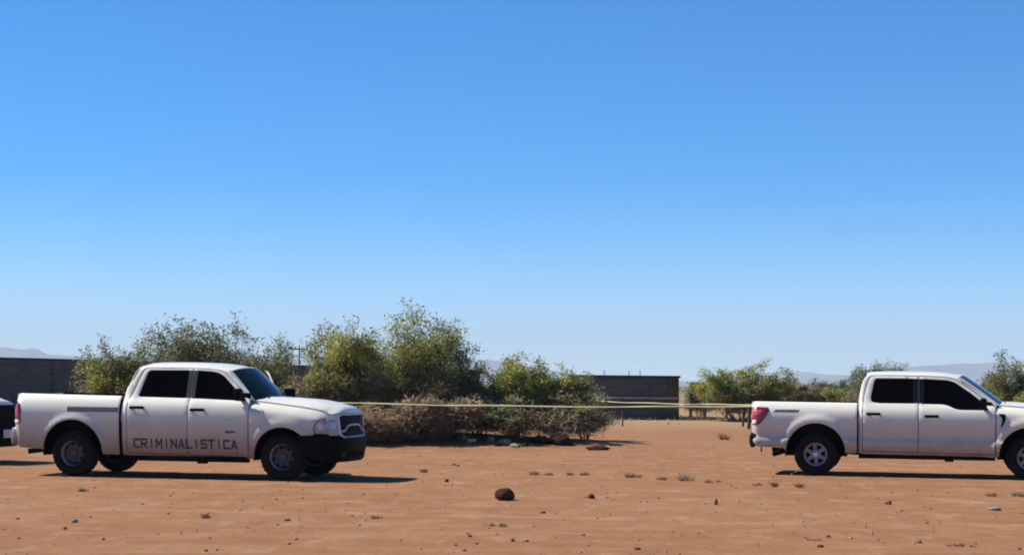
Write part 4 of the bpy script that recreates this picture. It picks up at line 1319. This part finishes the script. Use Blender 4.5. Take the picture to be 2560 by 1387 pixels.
def stone(px, py, wpx, hpx, seed, label, mat='rock_b', name='stone', rough=.25, cat='stone', grp='stones lying on the dirt'):
    p = onground(px, py)
    k = p.y/F
    bm = stone_mesh(seed, wpx*k*.5, wpx*k*.45, hpx*k*.62, rough)
    o = bm_obj(name, bm, M[mat], None, sharp=60)
    o.location = (p.x, p.y, p.z + hpx*k*.30)
    o.rotation_euler = (0, 0, 0)
    tag(o, label, cat, grp)
    return o
s0 = stone(1262, 1248, 50, 33, 3, 'large dark reddish stone lying on the open dirt in the middle', 'rock_d', rough=.16)
s0.rotation_euler = (0, R(14), 0)
stone(1478, 1245, 17, 12, 4, 'small dark reddish stone right of the large dark stone', 'rock_d')
stone(1117, 1204, 11, 8, 5, 'tiny dark stone left of the large stone, below the long truck shadow', 'rock_d')
stone(2221, 1257, 18, 11, 6, 'dark brown angular stone in front of the clean pickup', 'rock_b')
stone(1790, 1258, 9, 17, 7, 'thin upright brown stone left of the clean pickup', 'rock_b')
stone(2070, 1337, 13, 8, 8, 'round brown stone in the right foreground', 'rock_b')
stone(2051, 1366, 17, 7, 9, 'flat dark stone near the bottom right of centre', 'rock_d')
stone(2298, 1353, 13, 8, 10, 'brown stone in the right foreground before the clean pickup', 'rock_b')
stone(1357, 1276, 15, 7, 11, 'small flat brown stone below right of the large stone', 'rock_b')
stone(1174, 1341, 10, 8, 12, 'small brown stone in the centre foreground, left of its pale neighbour', 'rock_b')
stone(1282, 1354, 10, 7, 13, 'small dark stone beside a pale chip in the centre foreground', 'rock_d')
stone(1315, 1354, 14, 6, 14, 'pale chip of stone in the centre foreground', 'rock_p')
stone(186, 1307, 18, 10, 15, 'pale pinkish stone in the left foreground', 'rock_p')
stone(162, 1323, 10, 8, 16, 'small brown stone just below the pale stone in the left foreground', 'rock_b')
stone(2485, 1271, 34, 9, 17, 'long pale flat stone in front of the clean pickup front door', 'rock_p')
stone(1132, 1162, 15, 6, 18, 'pale flat chip of stone right of the lettered pickup bumper', 'rock_p')
stone(1144, 1165, 10, 5, 19, 'small brown chip beside the pale chip near the lettered pickup', 'rock_b')
stone(44, 1300, 10, 6, 20, 'small brown stone at the far left foreground', 'rock_b')
stone(258, 1349, 9, 6, 21, 'small dark stone in the lower left foreground', 'rock_b')
stone(718, 1295, 16, 7, 22, 'brown stone in the foreground below the lettered pickup front wheel', 'rock_b')
stone(1594, 1373, 16, 6, 23, 'dark flat stone at the bottom centre right', 'rock_d')
stone(2548, 1372, 10, 8, 24, 'small dark stone in the bottom right corner', 'rock_b')
# rubble below the central bushes
stone(1262, 1120, 28, 17, 31, 'pale greenish grey rock under the central bushes', 'rock_p', rough=.5)
stone(1288, 1122, 26, 11, 37, 'low pale rock slab touching the greenish grey rock on its right', 'rock_p', rough=.5)
stone(1312, 1121, 22, 10, 38, 'small dark stone between the pale slab and the dark brown rock', 'rock_dd', rough=.45)
stone(1244, 1121, 18, 10, 39, 'small dark stone left of the pale greenish grey rock', 'rock_dd', rough=.45)
stone(1226, 1118, 24, 15, 32, 'pale squarish rock left of the pale greenish rock', 'rock_p', rough=.4)
stone(1160, 1117, 15, 15, 33, 'small pale rock leaning by the bleached log', 'rock_p', rough=.4)
stone(1352, 1118, 46, 20, 34, 'dark brown rock under the yellow green bush', 'rock_dd', rough=.45)
stone(1402, 1119, 58, 27, 35, 'largest dark rock under the yellow green bush', 'rock_dd', rough=.45)
stone(1495, 1126, 62, 12, 36, 'low dark mound of dirt right of the bushes', 'rock_dd', name='dirt_clod', cat='mound', grp='stones lying on the dirt')
p = onground(1172, 1118); q = at(1189, 1099, p.y + .1)
tube('log', [p + Vector((-.03, 0, .02)), p.lerp(q, .5) + Vector((.01, 0, 0)), q], [.055, .05, .035], M['palewood'], n=9)
tag(bpy.data.objects['log'], 'bleached broken log leaning at the foot of the central bushes', 'log')

def pebbles():
    rnd = random.Random(77)
    G = Geo()
    base = []
    bm = bmesh.new(); bmesh.ops.create_icosphere(bm, subdivisions=1, radius=1.0)
    bv = [v.co.copy() for v in bm.verts]; bf = [tuple(v.index for v in f.verts) for f in bm.faces]; bm.free()
    for _ in range(2200):
        y = 15 + 32*rnd.random()**1.1
        x = rnd.uniform(-.34, .34)*y
        if noise.noise(Vector((x*.5, y*.5, 9))) < -.15 and rnd.random() < .75: continue
        s = .005 + .018*rnd.random()**4
        c = rnd.choice([(.24, .13, .07), (.28, .15, .085), (.19, .10, .055), (.36, .24, .15), (.16, .085, .05), (.31, .18, .11)])
        z = gz(x, y) + s*.25
        rx = [Vector((v.x*s*rnd.uniform(.8, 1.5), v.y*s*rnd.uniform(.8, 1.4), v.z*s*rnd.uniform(.5, .9))) for v in bv]
        G.add([(x + v.x, y + v.y, z + v.z) for v in rx], bf, jitter(c, rnd, .2))
    o = G.build('pebbles', M['bark'], None)
    tag(o, 'fine pebbles and clods scattered over the dirt', None, None, 'stuff')
pebbles()

# ------------------------------------------------------------------ walls, shed, poles, tape
def wall_run():
    a, b = Vector((-36.53, 51.2)), Vector((-2.5, 130.0))
    d = (b - a).normalized(); n = Vector((d.y, -d.x))
    L = (b - a).length
    T = empty('perimeter_wall', (a.x, a.y, 0), math.atan2(d.y, d.x))
    tag(T, 'long dark block wall running back behind the bushes from the left edge', 'wall')
    h = 2.55
    box('wall_body', Vector((L/2, 0, h/2 - .1)), (L, .20, h + .2), M['wall'], T, .01)
    box('wall_cap', Vector((L/2, 0, h + .045)), (L + .06, .30, .085), M['wallcap'], T, .01)
    k = 0.0
    while k <= L:
        box('pilaster', Vector((k, 0, h/2 - .1)), (.34, .33, h + .19), M['wall'], T, .015)
        k += 4.0
wall_run()

def shed():
    d = 83.0
    p0, p1 = at(1425, 1000, d), at(1698, 1000, d)
    w = p1.x - p0.x
    zt = at(1698, 939, d).z
    T = empty('dark_shed', ((p0.x + p1.x)/2, d + 1.5, 0))
    tag(T, 'low dark flat roofed shed between the bushes and the open field', 'shed')
    zl = at(1620, 997, d).z
    box('lower_wall', Vector((0, 0, zl/2 - .1)), (w, 3.0, zl + .2), M['wall'], T, .01)
    box('ledge', Vector((0, -.02, zl + .05)), (w + .02, 3.1, .10), M['ledge'], T, .008)
    box('upper_wall', Vector((0, 0, (zl + .1 + zt - .1)/2)), (w - .03, 2.94, zt - zl - .2), M['wall'], T, .01)
    box('roof_slab', Vector((0, 0, zt - .05)), (w + .10, 3.2, .10), M['wallcap'], T, .012)
    box('corner_panel', Vector((w/2 - .30, -1.50, zl + .1 + (zt - zl - .2)/2)), (.50, .06, zt - zl - .22), M['ledge' if False else 'wood'], T, .01)  # thin brown panel on the front, at the right end
    for px in (1514, 1577, 1605):
        x = at(px, 1000, d).x - T.location.x
        tube('rebar_stub', [(x, 0, zt - .05), (x + .01, 0, zt + .10), (x, 0, zt + .24)], .018, M['iron'], T, n=6)
shed()

def power_pole(px, top, d, label):
    p = at(px, top, d)
    T = empty('power_pole', (p.x, d, 0))
    tag(T, label, 'power pole')
    tube('pole', [(0, 0, -.3), (0, 0, p.z*.5), (.02, 0, p.z)], [.11, .095, .07], M['wood'], T)
    ca = box('crossarm', Vector((0, -.12, p.z - .5)), (2.2, .14, .16), M['wood'], T, .01)
    for x in (-1.0, -.4, .4, 1.0):
        tube('insulator', [(x, -.12, p.z - .44), (x, -.12, p.z - .30), (x, -.12, p.z - .16)], [.05, .08, .04], M['ledge'], ca)
    tube('brace', [(0, -.12, p.z - 1.3), (.7, -.12, p.z - .56)], .04, M['iron'], T)
power_pole(748, 862, 210, 'thin distant power pole with crossarm between the two bush clumps')

def fence_post(px, top, base, label, wpx, lean=0.0, name='fence_post'):
    p = onground(px, base)
    q = at(px, top, p.y)
    r = wpx*.5*p.y/F
    h = q.z - p.z
    o = tube(name, [(0, 0, -.1), (lean*h*.5 + .01, 0, h*.5), (lean*h, 0, h)], [r*1.05, r, r*.9], M['wood'], n=9)
    o.location = p
    tag(o, label, 'post', 'wooden posts in the field')
fence_post(1481, 1016, 1080, 'thick dark wooden post at the right edge of the bushes', 12)
fence_post(1556, 1026, 1066, 'thin pale post in front of the dark shed', 4)
fence_post(1872, 1020, 1073, 'wooden post just left of the clean pickup tail lamp', 9)
fence_post(1857, 1022, 1066, 'thinner post left of the post by the clean pickup tail lamp', 6)
fence_post(1816, 1022, 1049, 'short post below the broad green bush', 6)

def sign_post():
    d = 70.0
    p = at(2014, 1000, d); t = at(2014, 968, d)
    T = empty('sign_post', (p.x, d, gz(p.x, d)))
    tag(T, 'small dark sign board on a post above the clean pickup bed', 'sign')
    h = t.z - gz(p.x, d)
    tube('post', [(0, 0, -.1), (0, 0, h*.6), (0, 0, h)], .035, M['wood'], T)
    box('board', Vector((-.10, -.05, h - .06)), (.34, .03, .16), M['wood'], T, .004)
sign_post()

def tank_stand():
    d = 88.0
    a, b = at(1724, 955, d), at(1766, 966, d)
    T = empty('tank_stand', ((a.x + b.x)/2, d, 0))
    tag(T, 'small dark raised platform on legs between the shed and the broad green bush', 'platform')
    w = b.x - a.x
    box('deck', Vector((0, 0, (a.z + b.z)/2)), (w, .7, a.z - b.z), M['iron'], T, .02)
    for sx in (-1, 1):
        for sy in (-1, 1):
            box('leg', Vector((sx*w*.42, sy*.28, b.z/2 - .05)), (.08, .08, b.z + .1), M['iron'], T, .006)
tank_stand()

def far_house():
    d = 110.0
    a, b = at(2482, 955, d), at(2509, 957, d)
    w = b.x - a.x + .5
    zt = a.z
    T = empty('far_hut', ((a.x + b.x)/2, d + 1, 0))
    tag(T, 'tiny pale walled hut behind the clean pickup windshield', 'hut')
    box('wall', Vector((0, 0, zt/2 - .2)), (w, 2.0, zt), M['ledge'], T, .01)
    box('roof', Vector((0, 0, zt - .15)), (w + .2, 2.2, .10), M['ledge'], T, .01)
    box('door', Vector((.05, -1.01, .55)), (.5, .05, 1.3), M['iron'], T, .006)
far_house()

def barrier_tape(a, b, label, half, sag):
    n = 90
    V, Fc = [], []
    for i in range(n + 1):
        t = i/n
        p = a.lerp(b, t)
        s = -sag*4*t*(1 - t) + .006*math.sin(t*19)
        tw = .75 + .26*math.sin(t*13) + .18*math.sin(t*29 + 1)
        up = Vector((0, math.sin(tw), math.cos(tw)))*half
        c = p + Vector((0, 0, s))
        V += [c + up, c - up]
    for i in range(n): Fc.append((2*i, 2*i + 1, 2*i + 3, 2*i + 2))
    o = mesh_obj('barrier_tape', V, Fc, M['tape'])
    sm = o.modifiers.new('thickness', 'SOLIDIFY'); sm.thickness = .002
    tag(o, label, 'tape', 'barrier tapes between the trucks')
TA, TB, TC, TD = at(838, 1006, 42.6), at(1905, 1015, 42.6), at(1468, 1001, 50.4), at(1905, 1011, 42.6)
barrier_tape(TA, TB, 'long pale yellow barrier tape stretched between the trucks in front of the bushes', .024, .05)
barrier_tape(TC, TD, 'shorter upper strand of tape crossing in front of the dark shed', .013, .03)
for q, top_, lb in ((TA, TA.z, 'wooden stake holding the tape behind the lettered pickup hood'), (TB, TD.z, 'wooden stake holding the tape behind the clean pickup tailgate'), (TC, TC.z, 'wooden stake holding the upper tape strand behind the low shrub by the shed')):
    st = tube('tape_stake', [(0, 0, -.2), (0, 0, .5), (.01, 0, top_ + .04)], .022, M['wood'], n=8)
    st.location = (q.x, q.y + .03, 0)
    tag(st, lb, 'stake', 'stakes holding the tape')

# short straws, twigs and clods lying on the bare dirt
def litter():
    rnd = random.Random(91)
    G = Geo()
    for _ in range(3200):
        y = 15.5 + 30*rnd.random()**1.2
        x = rnd.uniform(-.33, .33)*y
        if noise.noise(Vector((x*.35, y*.22, 21))) < rnd.uniform(-.1, .35): continue
        z = gz(x, y)
        an = rnd.uniform(0, 6.283)
        L = rnd.uniform(.02, .075)
        el = rnd.choice((rnd.uniform(0, .25), rnd.uniform(.4, 1.3)))
        d = Vector((math.cos(an)*math.cos(el), math.sin(an)*math.cos(el), math.sin(el)))*L
        w = Vector((-math.sin(an), math.cos(an), 0))*rnd.uniform(.003, .007)
        p = Vector((x, y, z))
        G.add([p - w, p + w, p + d + w*.4, p + d - w*.4], [(0, 1, 2, 3)], jitter(rnd.choice([(.22, .15, .085), (.14, .085, .05), (.30, .22, .13), (.17, .14, .075), (.10, .06, .04)]), rnd))
    o = G.build('ground_litter', M['dry'], None, smooth_sh=False)
    tag(o, 'short straws and twigs strewn over the bare dirt', None, None, 'stuff')
litter()

# ------------------------------------------------------------------ air
def haze():
    bm = bmesh.new()
    x0, x1, y0, y1, z0, z1 = -13500, 13500, -400, 13500, -4.0, 372.0
    add_box(bm, Vector(((x0 + x1)/2, (y0 + y1)/2, (z0 + z1)/2)), (x1 - x0, y1 - y0, z1 - z0))
    m = bpy.data.materials.new('haze_air')
    m.use_nodes = True
    nt = m.node_tree; nt.nodes.clear()
    out = nt.nodes.new('ShaderNodeOutputMaterial')
    v = nt.nodes.new('ShaderNodeVolumePrincipled')
    v.inputs['Color'].default_value = (.56, .67, .80, 1)
    v.inputs['Density'].default_value = 1.33e-4
    v.inputs['Anisotropy'].default_value = 0.0
    nt.links.new(v.outputs[0], out.inputs['Volume'])
    o = bm_obj('haze', bm, m, None, sharp=None)
    tag(o, 'thin bluish haze over the far plain', None, None, 'stuff')
haze()
